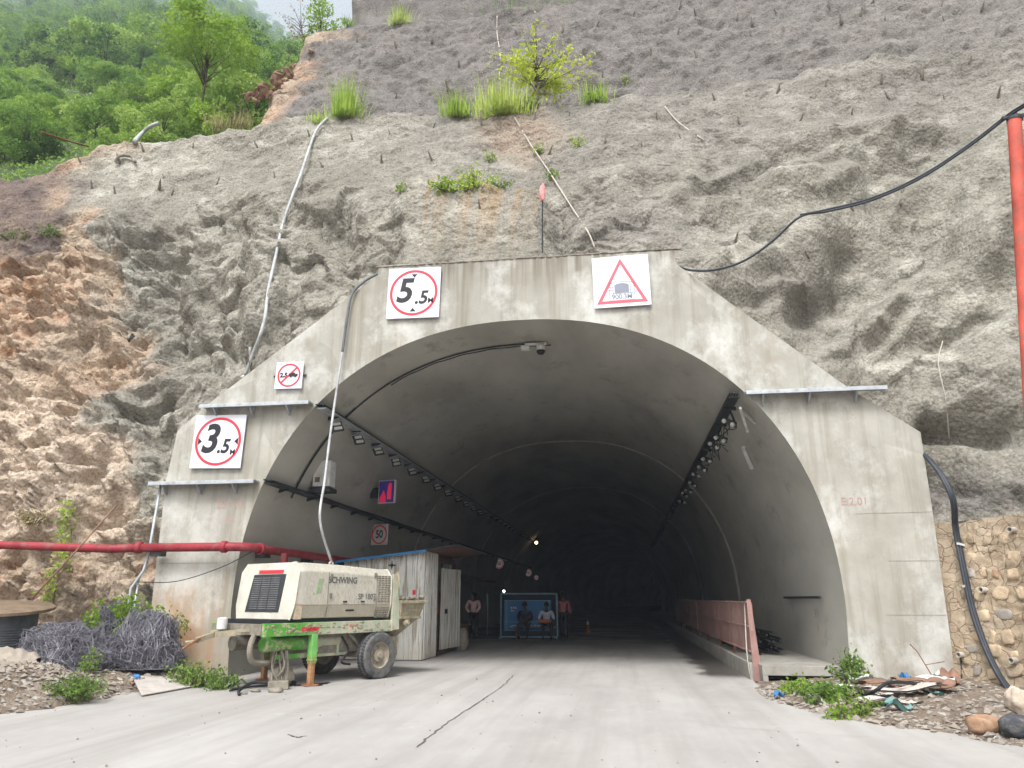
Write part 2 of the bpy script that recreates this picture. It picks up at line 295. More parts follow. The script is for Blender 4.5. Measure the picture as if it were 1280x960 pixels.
# ------------------------------------------------------------------ mesh building
class MB:
    def __init__(s): s.v = []; s.f = []; s.mi = []
    def add(s, vs, fs, mi=0):
        o = len(s.v); s.v += [tuple(v) for v in vs]; s.f += [tuple(i+o for i in f) for f in fs]; s.mi += [mi]*len(fs); return s
    def box(s, c, d, rot=None, mi=0):
        vs = [Vector((x*d[0]/2, y*d[1]/2, z*d[2]/2)) for z in (-1, 1) for y in (-1, 1) for x in (-1, 1)]
        if rot is not None: vs = [rot@v for v in vs]
        return s.add([v+Vector(c) for v in vs], [(0,2,3,1), (4,5,7,6), (0,1,5,4), (2,6,7,3), (0,4,6,2), (1,3,7,5)], mi)
    def bar(s, a, b, w, h, mi=0):
        a = Vector(a); b = Vector(b); d = b-a; L = d.length; q = d.to_track_quat('X', 'Z').to_matrix()
        return s.box((a+b)/2, (L, w, h), q, mi)
    def tube(s, pts, r, n=8, mi=0, cap=True):
        pts = [Vector(p) for p in pts]; rs = r if isinstance(r, (list, tuple)) else [r]*len(pts)
        vs = []; ref = Vector((0, 0, 1)); prev = None
        for k, p in enumerate(pts):
            t = (pts[min(k+1, len(pts)-1)]-pts[max(k-1, 0)]).normalized()
            if prev is None:
                a = t.cross(ref if abs(t.z) < .9 else Vector((1, 0, 0))).normalized()
            else:
                a = (prev-t*prev.dot(t)).normalized()
            prev = a; b = t.cross(a)
            for j in range(n):
                an = 2*math.pi*j/n; vs.append(p+(a*math.cos(an)+b*math.sin(an))*rs[k])
        fs = [(k*n+j, k*n+(j+1) % n, (k+1)*n+(j+1) % n, (k+1)*n+j) for k in range(len(pts)-1) for j in range(n)]
        if cap: fs += [tuple(range(n))[::-1], tuple((len(pts)-1)*n+j for j in range(n))]
        return s.add(vs, fs, mi)
    def lathe(s, c, axis, prof, n=24, mi=0, cap=True):
        q = Vector(axis).to_track_quat('Z', 'Y').to_matrix(); c = Vector(c); vs = []
        for (r, h) in prof:
            for j in range(n):
                a = 2*math.pi*j/n; vs.append(c+q@Vector((r*math.cos(a), r*math.sin(a), h)))
        m = len(prof)
        fs = [(k*n+j, k*n+(j+1) % n, (k+1)*n+(j+1) % n, (k+1)*n+j) for k in range(m-1) for j in range(n)]
        if cap and prof[0][0] > 1e-4: fs.append(tuple(range(n))[::-1])
        if cap and prof[-1][0] > 1e-4: fs.append(tuple((m-1)*n+j for j in range(n)))
        return s.add(vs, fs, mi)
    def prism(s, poly, o, r, u, th, mi=0):
        """2-D polygon in the frame (o, r, u), extruded by th along r x u"""
        o = Vector(o); r = Vector(r); u = Vector(u); w = r.cross(u)
        n = len(poly); vs = [o+r*x+u*y for x, y in poly]+[o+r*x+u*y+w*th for x, y in poly]
        fs = [tuple(range(n))[::-1], tuple(range(n, 2*n))]+[(i, (i+1) % n, n+(i+1) % n, n+i) for i in range(n)]
        return s.add(vs, fs, mi)
    def ring(s, o, r, u, r0, r1, th, n=48, mi=0, a0=0, a1=2*math.pi):
        o = Vector(o); r = Vector(r); u = Vector(u); w = r.cross(u)*th; vs = []
        for j in range(n+1):
            a = a0+(a1-a0)*j/n; d = r*math.cos(a)+u*math.sin(a); vs += [o+d*r0, o+d*r1, o+d*r1+w, o+d*r0+w]
        fs = []
        for j in range(n):
            for k in range(4): fs.append((j*4+k, j*4+(k+1) % 4, j*4+4+(k+1) % 4, j*4+4+k))
        return s.add(vs, fs, mi)
    def blob(s, c, d, seed=0, amp=.15, n=10, mi=0, rot=None, sq=1.):
        vs = []; fs = []; q = np.random.default_rng(seed).uniform(0, 50, 3)
        for i in range(n+1):
            th = math.pi*i/n
            for j in range(2*n):
                ph = math.pi*j/n; v = np.array((math.sin(th)*math.cos(ph), math.sin(th)*math.sin(ph), math.cos(th))); vs.append(v)
        A = np.array(vs); A = np.sign(A)*np.abs(A)**sq; A = A*(1+amp*fbm(np.array(vs)*1.3+q, 3))[:, None]*np.array(d)/2
        A = [Vector(a) for a in A]
        if rot is not None: A = [rot@a for a in A]
        for i in range(n):
            for j in range(2*n): fs.append((i*2*n+j, (i+1)*2*n+j, (i+1)*2*n+(j+1) % (2*n), i*2*n+(j+1) % (2*n)))
        return s.add([a+Vector(c) for a in A], fs, mi)
    def build(s, name, mats, parent=None, smooth=False, bevel=0, local=False, kind=None):
        me = bpy.data.meshes.new(name); off = Vector((0, 0, 0))
        if parent is not None and not local:
            p = parent
            while p is not None: off += p.location; p = p.parent
        me.from_pydata([Vector(v)-off for v in s.v], [], s.f)
        for m in (mats if isinstance(mats, list) else [mats]): me.materials.append(MAT[m])
        if isinstance(mats, list): me.polygons.foreach_set('material_index', s.mi)
        if smooth: me.polygons.foreach_set('use_smooth', [True]*len(me.polygons))
        me.validate(); me.update()
        o = bpy.data.objects.new(name, me); col.objects.link(o)
        if parent is not None: o.parent = parent
        if smooth == 'auto':
            try: me.set_sharp_from_angle(angle=R(35))
            except Exception: pass
        if bevel:
            b = o.modifiers.new('bevel', 'BEVEL'); b.width = bevel; b.segments = 2; b.limit_method = 'ANGLE'; b.angle_limit = R(40)
        if kind: o['kind'] = kind
        return o
def tag(o, label, cat, group=None):
    o['label'] = label; o['category'] = cat
    if group: o['group'] = group
    return o
def thing(name, loc, label, cat, group=None, rz=0):
    o = bpy.data.objects.new(name, None); col.objects.link(o); o.location = Vector(loc); o.rotation_euler = (0, 0, rz); o.empty_display_size = .2
    return tag(o, label, cat, group)
def copy_tree(o, parent=None):
    c = o.copy(); col.objects.link(c)
    if parent is not None: c.parent = parent
    for ch in list(o.children): copy_tree(ch, c)
    return c
def arr_mesh(name, V, Fq, mat, attrs=None, smooth=True):
    me = bpy.data.meshes.new(name); k = Fq.shape[1]
    me.vertices.add(len(V)); me.vertices.foreach_set('co', np.ascontiguousarray(V, dtype=np.float32).ravel())
    me.loops.add(Fq.size); me.loops.foreach_set('vertex_index', Fq.astype(np.int32).ravel())
    me.polygons.add(len(Fq)); me.polygons.foreach_set('loop_start', np.arange(0, Fq.size, k, dtype=np.int32))
    me.polygons.foreach_set('use_smooth', np.full(len(Fq), smooth))
    for m in (mat if isinstance(mat, list) else [mat]): me.materials.append(MAT[m])
    for an, a in (attrs or {}).items():
        me.attributes.new(an, 'FLOAT', 'POINT').data.foreach_set('value', np.ascontiguousarray(a, dtype=np.float32))
    me.update(calc_edges=True); me.validate()
    return me
def link(name, me, parent=None, loc=None, kind=None):
    o = bpy.data.objects.new(name, me); col.objects.link(o)
    if parent is not None: o.parent = parent
    if loc is not None: o.location = loc
    if kind: o['kind'] = kind
    return o
def grid_faces(nr, nc):
    i = np.arange(nr-1)[:, None]*nc+np.arange(nc-1)[None, :]
    return np.stack([i, i+1, i+nc+1, i+nc], -1).reshape(-1, 4)
def smooth_path(pts, k=6):
    pts = [Vector(p) for p in pts]; out = []
    for i in range(len(pts)-1):
        p0 = pts[max(i-1, 0)]; p1 = pts[i]; p2 = pts[i+1]; p3 = pts[min(i+2, len(pts)-1)]
        for j in range(k):
            t = j/k; out.append(.5*((2*p1)+(p2-p0)*t+(2*p0-5*p1+4*p2-p3)*t*t+(3*p1-p0-3*p2+p3)*t**3))
    out.append(pts[-1]); return out
def text_mesh(body, size, o, r, u, mat, parent, name='lettering', shear=0., bold=0., th=.003, align='CENTER', sx=1., local=False):
    cu = bpy.data.curves.new('t', 'FONT'); cu.body = body; cu.size = size; cu.shear = shear; cu.offset = bold; cu.align_x = align; cu.align_y = 'CENTER'; cu.resolution_u = 4; cu.extrude = th/2
    ob = bpy.data.objects.new('t', cu); col.objects.link(ob); dg = bpy.context.evaluated_depsgraph_get(); dg.update()
    me = bpy.data.meshes.new_from_object(ob.evaluated_get(dg)); bpy.data.objects.remove(ob); bpy.data.curves.remove(cu)
    o = Vector(o); r = Vector(r); u = Vector(u); w = r.cross(u); off = Vector((0, 0, 0))
    if parent is not None and not local:
        p = parent
        while p is not None: off += p.location; p = p.parent
    for v in me.vertices: x, y, z = v.co; v.co = o+r*x*sx+u*y+w*(z+th/2)-off
    me.materials.clear(); me.materials.append(MAT[mat]); me.name = name
    return link(name, me, parent)

# ------------------------------------------------------------------ rock slope
bpts = [(-300, -19, 11.5, -.3), (0, -13.2, 15.2, -.3), (195, -9.8, 15.4, -.3), (222, -9.35, 15.4, -.3), (300, -8.05, 15.4, 2.0), (330, -7.5, 15.4, 4.3), (388, -6.5, 15.4, 5.9), (472, -5.1, 15.4, 7.4), (843, 1.3, 15.4, 7.4), (960, 2.9, 15.4, 5.5),
        (985, 3.3, 15.4, 4.9), (1030, 3.95, 15.4, 3.2), (1075, 4.6, 15.4, 1.6), (1150, 5.5, 15.3, .5), (1172, 5.75, 15.2, .4), (1280, 7.0, 13.9, .4), (1450, 9.2, 10.9, .4), (1600, 12, 7.5, .4)]
bx, bX, bY, bZ = zip(*bpts)
ex = [-300, 0, 40, 70, 120, 200, 300, 400, 520, 650, 740, 830, 1000, 1150, 1250, 1450, 1600]
ey = [255, 225, 215, 207, 185, 172, 163, 150, 147, 143, 130, 125, 95, 72, 60, 35, 20]
eY = [15, 18, 18.3, 18.6, 19, 19.7, 20, 20.5, 20.8, 21, 21, 21, 20.5, 20, 19.5, 17, 14]
def col_ray(px, y, Y):
    a = (px-640)/F; b = (480-y)/F; d = FW[None]+RT[None]*a[:, None]+UP[None]*b[:, None]; return CAM+d*(Y/d[:, 1])[:, None]
def sheet1():
    nc, nr, nb = 740, 330, 26
    px = np.linspace(-300, 1600, nc); it = lambda a, b: np.interp(px, a, b)
    B = np.stack([it(bx, bX), it(bx, bY), it(bx, bZ)], -1)
    jit = 5*perlin(np.stack([px*.03, px*0, px*0+.5], -1))+2.5*perlin(np.stack([px*.11, px*0+4, px*0+.5], -1))
    T = col_ray(px, it(ex, ey)+jit, it(ex, eY))
    v = np.linspace(0, 1, nr)[:, None, None]
    A = B[None]+(T-B)[None]*v
    A[..., 1] = B[None, :, 1]+(T-B)[None, :, 1]*(v[..., 0]**1.35)
    w = np.linspace(0, 1, nb+1)[1:, None]
    back = sst(280, 340, px)[None]
    bench = np.repeat(T[None], nb, 0).copy()
    bench[..., 1] += w*(back*2.6+(1-back)*4.5); bench[..., 2] += w*(back*.15-(1-back)*2.2)
    A = np.concatenate([A, bench]); NR = nr+nb
    vv = np.concatenate([np.linspace(0, 1, nr), 1+np.linspace(0, 1, nb)])[:, None]*np.ones(nc)[None]
    S = A.reshape(-1, 3); vv = vv.ravel()
    PXX, PYY = proj(S); top = np.interp(PXX, ex, ey); below = PYY-top
    # rugged below, sprayed smooth band near the crest
    rug = sst(60, 130, below+22*perlin(S*.35)); rug = np.where(vv > 1, 0, rug)
    box = sst(485, 520, PXX)*sst(700, 665, PXX)*sst(236, 246, PYY)
    left = sst(330, 120, PXX)
    rug = rug*(1-.93*box)
    wq = S+.35*np.stack([perlin(S*.8), perlin(S*.8+9), perlin(S*.8+21)], -1)
    ca, sa = math.cos(R(38)), math.sin(R(38))
    D_ = np.stack([(S[:, 0]*ca+S[:, 2]*sa), S[:, 1]*.6, (-S[:, 0]*sa+S[:, 2]*ca)], -1)   # along / across the diagonal folds on the right
    D2 = D_+.6*np.stack([perlin(S*.4+3), perlin(S*.4+9), perlin(S*.4+31)], -1)
    right = sst(640, 900, PXX)
    f1, e1 = facet(wq*.95, .9); f2, e2 = facet(wq*2.3+11, .9, 5); f3, e3 = facet(wq*np.array((1.0, 1.0, 2.2))@np.array([[.82, 0, -.57], [0, 1, 0], [.57, 0, .82]])*1.3, .9, 9)
    d = .5*fbm(S*.22+3, 3)
    folds = .95*perlin(D2*np.array((.16, .3, .52)))+.42*(1-np.abs(perlin(D2*np.array((.3, .4, .85))+7))*2)-.2+.17*perlin(D2*np.array((.9, 1, 1.7))+5)+.05*perlin(S*3.4)
    crump = .30*f1+.09*f2+.26*perlin(wq*.7)+.22*perlin(wq*1.5+3)-.14*np.clip(np.abs(perlin(wq*1.1+50))*-4+1, 0, 1)+.06*fbm(S*4, 3)
    d = d+rug*(right*(.85*folds+.10*f1)+(1-right)*crump)
    d = d+rug*left*(.22*f3+.13*f2+.07*facet(wq*5.5, .9, 3)[0])
    d = d+(1-rug)*(.09*fbm(S*1.2, 3)+.07*fbm(S*3.5, 3)+.05*np.clip(.5-np.abs(PYY-top-60)/60, 0, 1)*ridged(D_*np.array((.7, 1, 2.4)), 2))+.025*fbm(S*9, 2)
    # deep pockets
    for (cx, cy, rx, ry, am) in [(500, 600, 1, 1, 0), (185, 330, 60, 26, -.6), (120, 470, 30, 60, -.4), (1000, 370, 70, 40, -.7), (925, 300, 38, 55, -.4), (1240, 545, 40, 20, -.6), (1130, 400, 50, 22, .4), (1200, 330, 60, 70, .5), (250, 440, 30, 60, -.5),
                                 (330, 300, 30, 60, .35), (1170, 600, 30, 25, -.5), (150, 700, 60, 25, -.4), (1080, 170, 130, 12, .5), (1080, 205, 110, 20, -.35), (60, 600, 60, 60, .5), (100, 545, 70, 16, .5)]:
        q = ((PXX-cx)/rx)**2+((PYY-cy)/ry)**2; d = d+am*np.exp(-q)*(.75+.5*perlin(S*1.1))
    wx = PXX+14*perlin(S*.9+60)+6*perlin(S*2.3+13); wy = PYY+14*perlin(S*.9+75)+6*perlin(S*2.3+29)
    for (xa, ya, xb, yb, wid, am) in [(935, 400, 1030, 335, 13, .45), (1045, 440, 1150, 370, 20, .5), (905, 330, 880, 380, 15, .3), (1180, 480, 1270, 400, 24, .5), (1190, 250, 1280, 180, 28, .5), (1150, 520, 1240, 490, 13, .4), (870, 200, 960, 230, 14, .3), (980, 212, 1110, 178, 10, .4), (1230, 330, 1270, 270, 20, .45),
            (740, 230, 830, 212, 12, .25), (1090, 480, 1130, 450, 12, .3), (860, 215, 850, 260, 10, .3), (1060, 330, 1030, 430, 30, -.75), (1100, 250, 1180, 330, 24, -.5), (780, 290, 850, 270, 28, -.45), (690, 260, 700, 310, 22, -.3), (950, 290, 1000, 258, 18, -.35), (1160, 540, 1260, 545, 11, -.5), (1170, 430, 1240, 400, 12, -.4), (1090, 215, 1150, 200, 14, -.4), (1130, 600, 1230, 620, 10, -.4),
            (150, 285, 230, 345, 9, .4), (255, 300, 240, 420, 16, .35), (332, 330, 330, 430, 15, .38), (120, 400, 210, 480, 13, .4), (70, 450, 125, 520, 16, .4), (385, 385, 402, 330, 14, .3), (300, 250, 420, 225, 10, .2), (190, 320, 225, 335, 15, -.6), (220, 480, 200, 560, 16, -.5), (130, 330, 160, 420, 11, -.4), (270, 410, 284, 440, 10, -.45), (356, 370, 350, 440, 9, -.45),
            (212, 360, 205, 430, 12, -.45), (60, 690, 190, 640, 12, -.45), (420, 270, 440, 330, 14, -.3), (300, 370, 296, 420, 9, -.35), (270, 290, 330, 275, 10, -.3), (180, 560, 120, 600, 12, -.4)]:
        ux, uy = xb-xa, yb-ya; l2 = ux*ux+uy*uy; t_ = np.clip(((wx-xa)*ux+(wy-ya)*uy)/l2, 0, 1); q = ((wx-xa-t_*ux)**2+(wy-ya-t_*uy)**2)/wid**2
        d = d+am*np.exp(-q)*(.8+.4*perlin(S*1.3+am))
    d = d+.55*box+.25*np.exp(-((PXX-590)/70)**2-((PYY-236)/6)**2)
    fade = sst(0, .06, vv)
    S = S+np.array((0, -.9, .3))[None]*(d*np.where(vv > 1, .35, 1)*(.25+.75*fade))[:, None]
    inp = sst(-10.6, -9.9, S[:, 0])*sst(6.6, 5.9, S[:, 0])*sst(10.5, 8.8, S[:, 2])
    S[:, 1] = np.where(inp > 0, np.maximum(S[:, 1], 14.2+.75*inp), S[:, 1])
    bnd = np.interp(PYY, [150, 185, 220, 260, 330, 420, 520, 600, 700, 800], [150, 150, 95, 80, 125, 165, 150, 175, 190, 200])
    nz = fbm(wq*.5+40, 4)
    low = sst(-9.4, -10.4, S[:, 0])*sst(2.4, 1.2, S[:, 2]); S[:, 1] = np.where(low > 0, np.maximum(S[:, 1], 13.3+1.3*low), S[:, 1])
    tan = sst(470, 520, PYY+40*nz)*sst(240, 190, PXX)*sst(720, 660, PYY)*.8
    earth = sst(-25, 35, bnd+75*nz-PXX)
    earth = np.maximum(earth, sst(205, 120, PXX)*sst(205, 175, PYY)*.8)
    earth = np.maximum(earth, .4*sst(60, 15, np.abs(PXX-655)*.6+np.abs(PYY-170)))   # bare patch below the grass
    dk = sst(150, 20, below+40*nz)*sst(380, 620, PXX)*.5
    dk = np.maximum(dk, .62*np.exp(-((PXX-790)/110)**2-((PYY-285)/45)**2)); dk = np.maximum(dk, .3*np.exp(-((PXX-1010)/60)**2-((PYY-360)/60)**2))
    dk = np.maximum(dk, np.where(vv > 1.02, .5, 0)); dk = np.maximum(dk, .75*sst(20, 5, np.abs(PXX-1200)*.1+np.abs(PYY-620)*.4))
    pur = sst(20, -40, PXX-85+50*nz)*sst(345, 300, PYY+30*nz)*sst(190, 230, PYY)
    stain = box*sst(345, 250, PYY)*sst(500, 520, PXX)
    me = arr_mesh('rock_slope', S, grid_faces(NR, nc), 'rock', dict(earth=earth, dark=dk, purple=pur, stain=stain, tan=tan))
    o = link('rock_slope', me, kind='structure')
    return S, grid_faces(NR, nc)
def sheet_up(name, leftpx, yb, Yb, yt, Yt, nb_w=2.4, nc=460, nr=130):
    nw = 26; px0 = np.linspace(0, 1, nc); V = []
    rows = nr+16
    for r in range(rows):
        t = min(r/(nr-1), 1.0); L = np.interp(t, *leftpx); px = L+(1600-L)*px0**1.15
        b = col_ray(px, yb(px), Yb(px)); T = col_ray(px, yt(px), Yt(px))
        b = b+np.array((0, 2.5, .1))
        row = b+(T-b)*t; row[:, 1] = b[:, 1]+(T-b)[:, 1]*t**1.2
        if r >= nr: row[:, 1] += (r-nr+1)/16*nb_w
        k = np.arange(nw, 0, -1)[:, None]/nw
        wrap = row[0][None]+(np.array((-2.2, 9.0, -3.0))*k**1.6+np.array((-1.2, 0, 0))*np.sqrt(k) if name == 'upper_rock_slope' else np.array((2.5, 10.0, -2.0))*k**1.3)
        V.append(np.concatenate([wrap, row]))
    A = np.array(V); NC = A.shape[1]; S = A.reshape(-1, 3); PXX, PYY = proj(S)
    tt = np.minimum(np.arange(rows)/(nr-1), 1)[:, None]*np.ones(NC); tt = tt.ravel()
    d = .45*fbm(S*.25+7, 3)+.16*(ridged(S*.7, 2)-.5)+.12*fbm(S*1.6, 4)+.09*fbm(S*4.5, 3)+.10*facet(S*1.1, .9)[0]
    S = S+np.array((0, -.85, .4))[None]*(d*(.4+.6*sst(1.0, .96, tt)))[:, None]
    nz = fbm(S*.4+11, 4)
    Lx = np.interp(tt, *leftpx); earth = sst(30, -25, PXX-Lx+60*nz)*(1 if name == 'upper_rock_slope' else .45)
    dk = .82+.18*sst(1250, 850, PXX)
    S[:, 0] += .4*earth*nz
    me = arr_mesh(name, S, grid_faces(rows, NC), 'rock', dict(earth=earth, dark=dk, purple=0*dk, stain=0*dk, tan=0*dk))
    link(name, me, kind='structure'); return S, grid_faces(rows, NC)
I = lambda a, b: (lambda p: np.interp(p, a, b))
e2x = [250, 385, 440, 560, 640, 720, 800, 1000, 1300, 1600]; e2y = [70, 46, 30, 25, 14, 4, -14, -50, -100, -140]
S1, F1 = sheet1()
S2, F2 = sheet_up('upper_rock_slope', ([0, .3, .8, 1], [292, 322, 385, 398]), I(ex, ey), I(ex, eY), I(e2x, e2y), I([250, 1250, 1600], [29.5, 28, 24]))
S3, F3 = sheet_up('top_rock_slope', ([0, 1], [406, 500]), I(e2x, e2y), I([250, 1250, 1600], [29.5, 28, 24]), I([250, 1600], [-110, -330]), I([250, 1600], [38, 34]), nc=260, nr=60)
_n1, _n2 = len(S1), len(S2)
bvh = BVHTree.FromPolygons([tuple(v) for v in np.concatenate([S1, S2, S3])], [tuple(f) for f in np.concatenate([F1, F2+_n1, F3+_n1+_n2]).tolist()])
def hit(px, py, out=0.0):
    d = Vector(ray(px, py)).normalized(); h = bvh.ray_cast(Vector(CAM), d)
    if h[0] is None: return Vector(P(px, py, 25)), Vector((0, -1, 0))
    n = h[1] if h[1].dot(d) < 0 else -h[1]
    return h[0]+n*out, n

# ------------------------------------------------------------------ ground
def quad_sheet(name, x0, x1, y0, y1, z, mat):
    return MB().add([(x0, y0, z), (x1, y0, z), (x1, y1, z), (x0, y1, z)], [(0, 1, 2, 3)]).build(name, mat, kind='structure')
quad_sheet('ground', -900, 900, -900, 900, -.06, 'dirt')
TC = -1.95
def cx(Y): return TC+(max(0, Y-75)**2)/(2*320)
Ls = [(-30, -14), (0, -11), (6, -9.6), (9.65, -8.38), (10.7, -8.1), (12.0, -8.2), (12.6, -7.75), (14.2, -7.5), (14.6, -7.75), (16, -7.75)]
Rs = [(-30, 12), (0, 7.5), (6, 5.2), (9.13, 4.07), (9.89, 3.76), (10.26, 3.28), (11, 2.74), (12.25, 2.34), (13, 2.24), (14.8, 2.33), (16, 2.4)]
ys = sorted(set([a for a, _ in Ls+Rs]+list(np.linspace(6, 15, 40))))
rv = []; 
for y in ys:
    jx = .10*math.sin(y*5.1)+.07*math.sin(y*11.7+1)
    k = 1 if 6 < y < 14.5 else 0
    rv.append((np.interp(y, *zip(*Ls))+jx*k, np.interp(y, *zip(*Rs))+k*.6*jx, y))
for y in list(range(18, 75, 6))+list(range(75, 240, 5)): rv.append((cx(y)-5.75, cx(y)+4.4, float(y)))
m = MB(); vs = []
for a, b, y in rv: vs += [(a+(b-a)*t, y, 0) for t in (0, .25, .5, .75, 1)]
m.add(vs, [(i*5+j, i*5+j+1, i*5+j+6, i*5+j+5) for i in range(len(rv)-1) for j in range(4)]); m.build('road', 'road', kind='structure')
# shoulders
def shoulder(name, xs, ys_, fn):
    X, Y = np.meshgrid(xs, ys_); S = np.stack([X.ravel(), Y.ravel(), 0*X.ravel()], -1); S[:, 2] = fn(S[:, 0], S[:, 1], S)
    me = arr_mesh(name, S, grid_faces(len(ys_), len(xs)), 'dirt'); link(name, me, kind='structure')
    return BVHTree.FromPolygons([tuple(v) for v in S], grid_faces(len(ys_), len(xs)).tolist())
def zl(x, y, S):
    e = np.interp(y, *zip(*Ls)); d = e-x
    return np.where(d > 0, .02+.22*sst(0, 1.2, d)+.10*sst(1, 4, d)+.07*fbm(S*1.5, 4)*sst(0, .5, d)+.03*fbm(S*7, 2)*sst(0, .3, d)+.34*np.exp(-((x+9.6)/1.1)**2-((y-11.0)/.8)**2), -.05)-.02*(d <= 0)
def zr(x, y, S):
    e = np.interp(y, *zip(*Rs)); d = x-e
    return np.where(d > 0, .015+.14*sst(0, 2.0, d)+.05*fbm(S*1.5+5, 4)*sst(0, .5, d)+.03*fbm(S*7, 2)*sst(0, .3, d), -.05)-.02*(d <= 0)
bl = shoulder('left_dirt_shoulder', np.linspace(-24, -7.2, 190), np.linspace(4, 16.5, 150), zl)
br = shoulder('right_dirt_shoulder', np.linspace(2.0, 13, 160), np.linspace(4, 15.2, 150), zr)
def gz(x, y):
    z = 0.0
    for b in (bl, br):
        h = b.ray_cast(Vector((x, y, 5)), Vector((0, 0, -1)))
        if h[0] is not None: z = max(z, h[0].z)
    return z
# gravel (uncountable)
m = MB(); rr = random.Random(5)
for k in range(2600):
    if rr.random() < .5: y = rr.uniform(7, 15); x = np.interp(y, *zip(*Ls))-abs(rr.gauss(0, 1.3))+.12
    else: y = rr.uniform(8, 14.4); x = np.interp(y, *zip(*Rs))+abs(rr.gauss(0, 1.2))-.12
    s = rr.choice((.02, .03, .04, .04, .05, .07, .1))*rr.uniform(.6, 1.2); z = gz(x, y)
    a = [Vector((rr.uniform(-1, 1), rr.uniform(-1, 1), rr.uniform(-.8, .8))).normalized()*s*.5*rr.uniform(.8, 1.5) for _ in range(6)]
    c = Vector((x, y, z+s*.15))
    vs = [c+Vector((s*.6, 0, 0))+a[0]*.4, c+Vector((-s*.6, 0, 0))+a[1]*.4, c+Vector((0, s*.5, 0))+a[2]*.4, c+Vector((0, -s*.5, 0))+a[3]*.4, c+Vector((0, 0, s*.4))+a[4]*.3, c-Vector((0, 0, s*.4))]
    m.add(vs, [(0,2,4), (2,1,4), (1,3,4), (3,0,4), (2,0,5), (1,2,5), (3,1,5), (0,3,5)])
for k in range(900):
    x = -9.6+rr.gauss(0, .8); y = 10.9+rr.gauss(0, .6); s = rr.choice((.03, .04, .06, .08, .1))*rr.uniform(.6, 1.2)
    if x > np.interp(y, *zip(*Ls)): continue
    c = Vector((x, y, gz(x, y)+s*.15)); a = [Vector((rr.uniform(-1, 1), rr.uniform(-1, 1), rr.uniform(-.8, .8)))*s*.22 for _ in range(6)]
    m.add([c+Vector((s*.6, 0, 0))+a[0], c+Vector((-s*.6, 0, 0))+a[1], c+Vector((0, s*.5, 0))+a[2], c+Vector((0, -s*.5, 0))+a[3], c+Vector((0, 0, s*.45))+a[4], c-Vector((0, 0, s*.4))], [(0,2,4), (2,1,4), (1,3,4), (3,0,4), (2,0,5), (1,2,5), (3,1,5), (0,3,5)])
for k in range(130):
    y = 5.5+abs(rr.gauss(0, 4)); x = rr.uniform(np.interp(y, *zip(*Ls)), np.interp(y, *zip(*Rs))); s = rr.choice((.012, .015, .02, .03)); c = Vector((x, y, s*.3))
    m.add([c+Vector((s*rr.uniform(.4, .9)*math.cos(a), s*rr.uniform(.4, .9)*math.sin(a), rr.uniform(-.2, .2)*s)) for a in (0, 1.57, 3.14, 4.71)]+[c+Vector((0, 0, s*.5)), c-Vector((0, 0, s*.3))], [(0,1,4), (1,2,4), (2,3,4), (3,0,4), (1,0,5), (2,1,5), (3,2,5), (0,3,5)])
m.build('gravel', 'pebble', kind='stuff')
# a few stones strewn over the road belong to the same gravel
# crack in the road
def ribbon(name, pts, w, mat, seed, z=.004):
    r2 = random.Random(seed); p = smooth_path([(*q, 0) for q in pts], 10); vs = []; fs = []
    for i, q in enumerate(p):
        t = (p[min(i+1, len(p)-1)]-p[max(i-1, 0)]).normalized(); nn = Vector((-t.y, t.x, 0)); ww = w*r2.uniform(.15, .8)*(1 if 0 < i < len(p)-1 else .1); j = r2.uniform(-.02, .02)
        vs += [q+nn*(ww+j)+Vector((0, 0, z)), q+nn*(-ww+j)+Vector((0, 0, z))]
    fs = [(2*i, 2*i+1, 2*i+3, 2*i+2) for i in range(len(p)-1)]
    return MB().add(vs, fs).build(name, mat, kind='structure')
ribbon('road_crack', [G(x, y)[:2] for x, y in [(642, 844), (628, 858), (603, 875), (575, 893), (548, 912), (520, 935)]], .02, 'crack_dark', 1)
ribbon('road_crack', [G(x, y)[:2] for x, y in [(870, 905), (980, 915), (1090, 922)]], .008, 'kerb', 2)
ribbon('road_crack', [G(x, y)[:2] for x, y in [(360, 918), (372, 922), (382, 920)]], .02, 'dark_metal', 3)

# ------------------------------------------------------------------ tunnel portal
AX, ZC, EN = 5.88, 1.3, 2.2
def arch(t, sc_=1.0):   # t: 0 right springing .. pi left
    c, s = math.cos(t), math.sin(t)
    return (math.copysign(abs(c)**(2/EN), c)*AX*sc_, ZC+(abs(s)**(2/EN))*AX*sc_)
def arch_ring(n=72, sc_=1.0):
    p = [(AX*sc_-.08, -.1), (AX*sc_-.03, .5)]+[arch(math.pi*i/n, sc_) for i in range(n+1)]+[(-AX*sc_+.03, .5), (-AX*sc_+.08, -.1)]
    return p
portal = thing('tunnel_portal', (TC, 14.5, 0), 'pale weathered concrete tunnel mouth with a stepped polygonal face', 'tunnel')
outer = [(5.58, -.1), (5.63, 3.0), (5.64, 4.5), (4.48, 5.40), (1.37, 8.25), (1.35, 8.57), (-5.13, 8.66), (-5.15, 8.42), (-8.85, 5.6), (-9.5, 5.02), (-9.62, 3.9), (-9.55, -.1)]
outer = [(x-TC, z) for x, z in outer]
def out_at(dx, dz, o=(0, ZC)):
    best = None
    for (a, b) in zip(outer, outer[1:]):
        ex_, ez = b[0]-a[0], b[1]-a[1]; den = dx*ez-dz*ex_
        if abs(den) < 1e-9: continue
        t = ((a[0]-o[0])*ez-(a[1]-o[1])*ex_)/den; u = ((a[0]-o[0])*dz-(a[1]-o[1])*dx)/den
        if t > 0 and -1e-6 <= u <= 1+1e-6 and (best is None or t > best): best = t
    return (o[0]+dx*best, o[1]+dz*best)
angs = sorted(set([round(math.pi*i/90, 5) for i in range(91)]+[round(math.atan2(z-ZC, x), 5) for x, z in outer if z > ZC]))
inn = []; ou = []
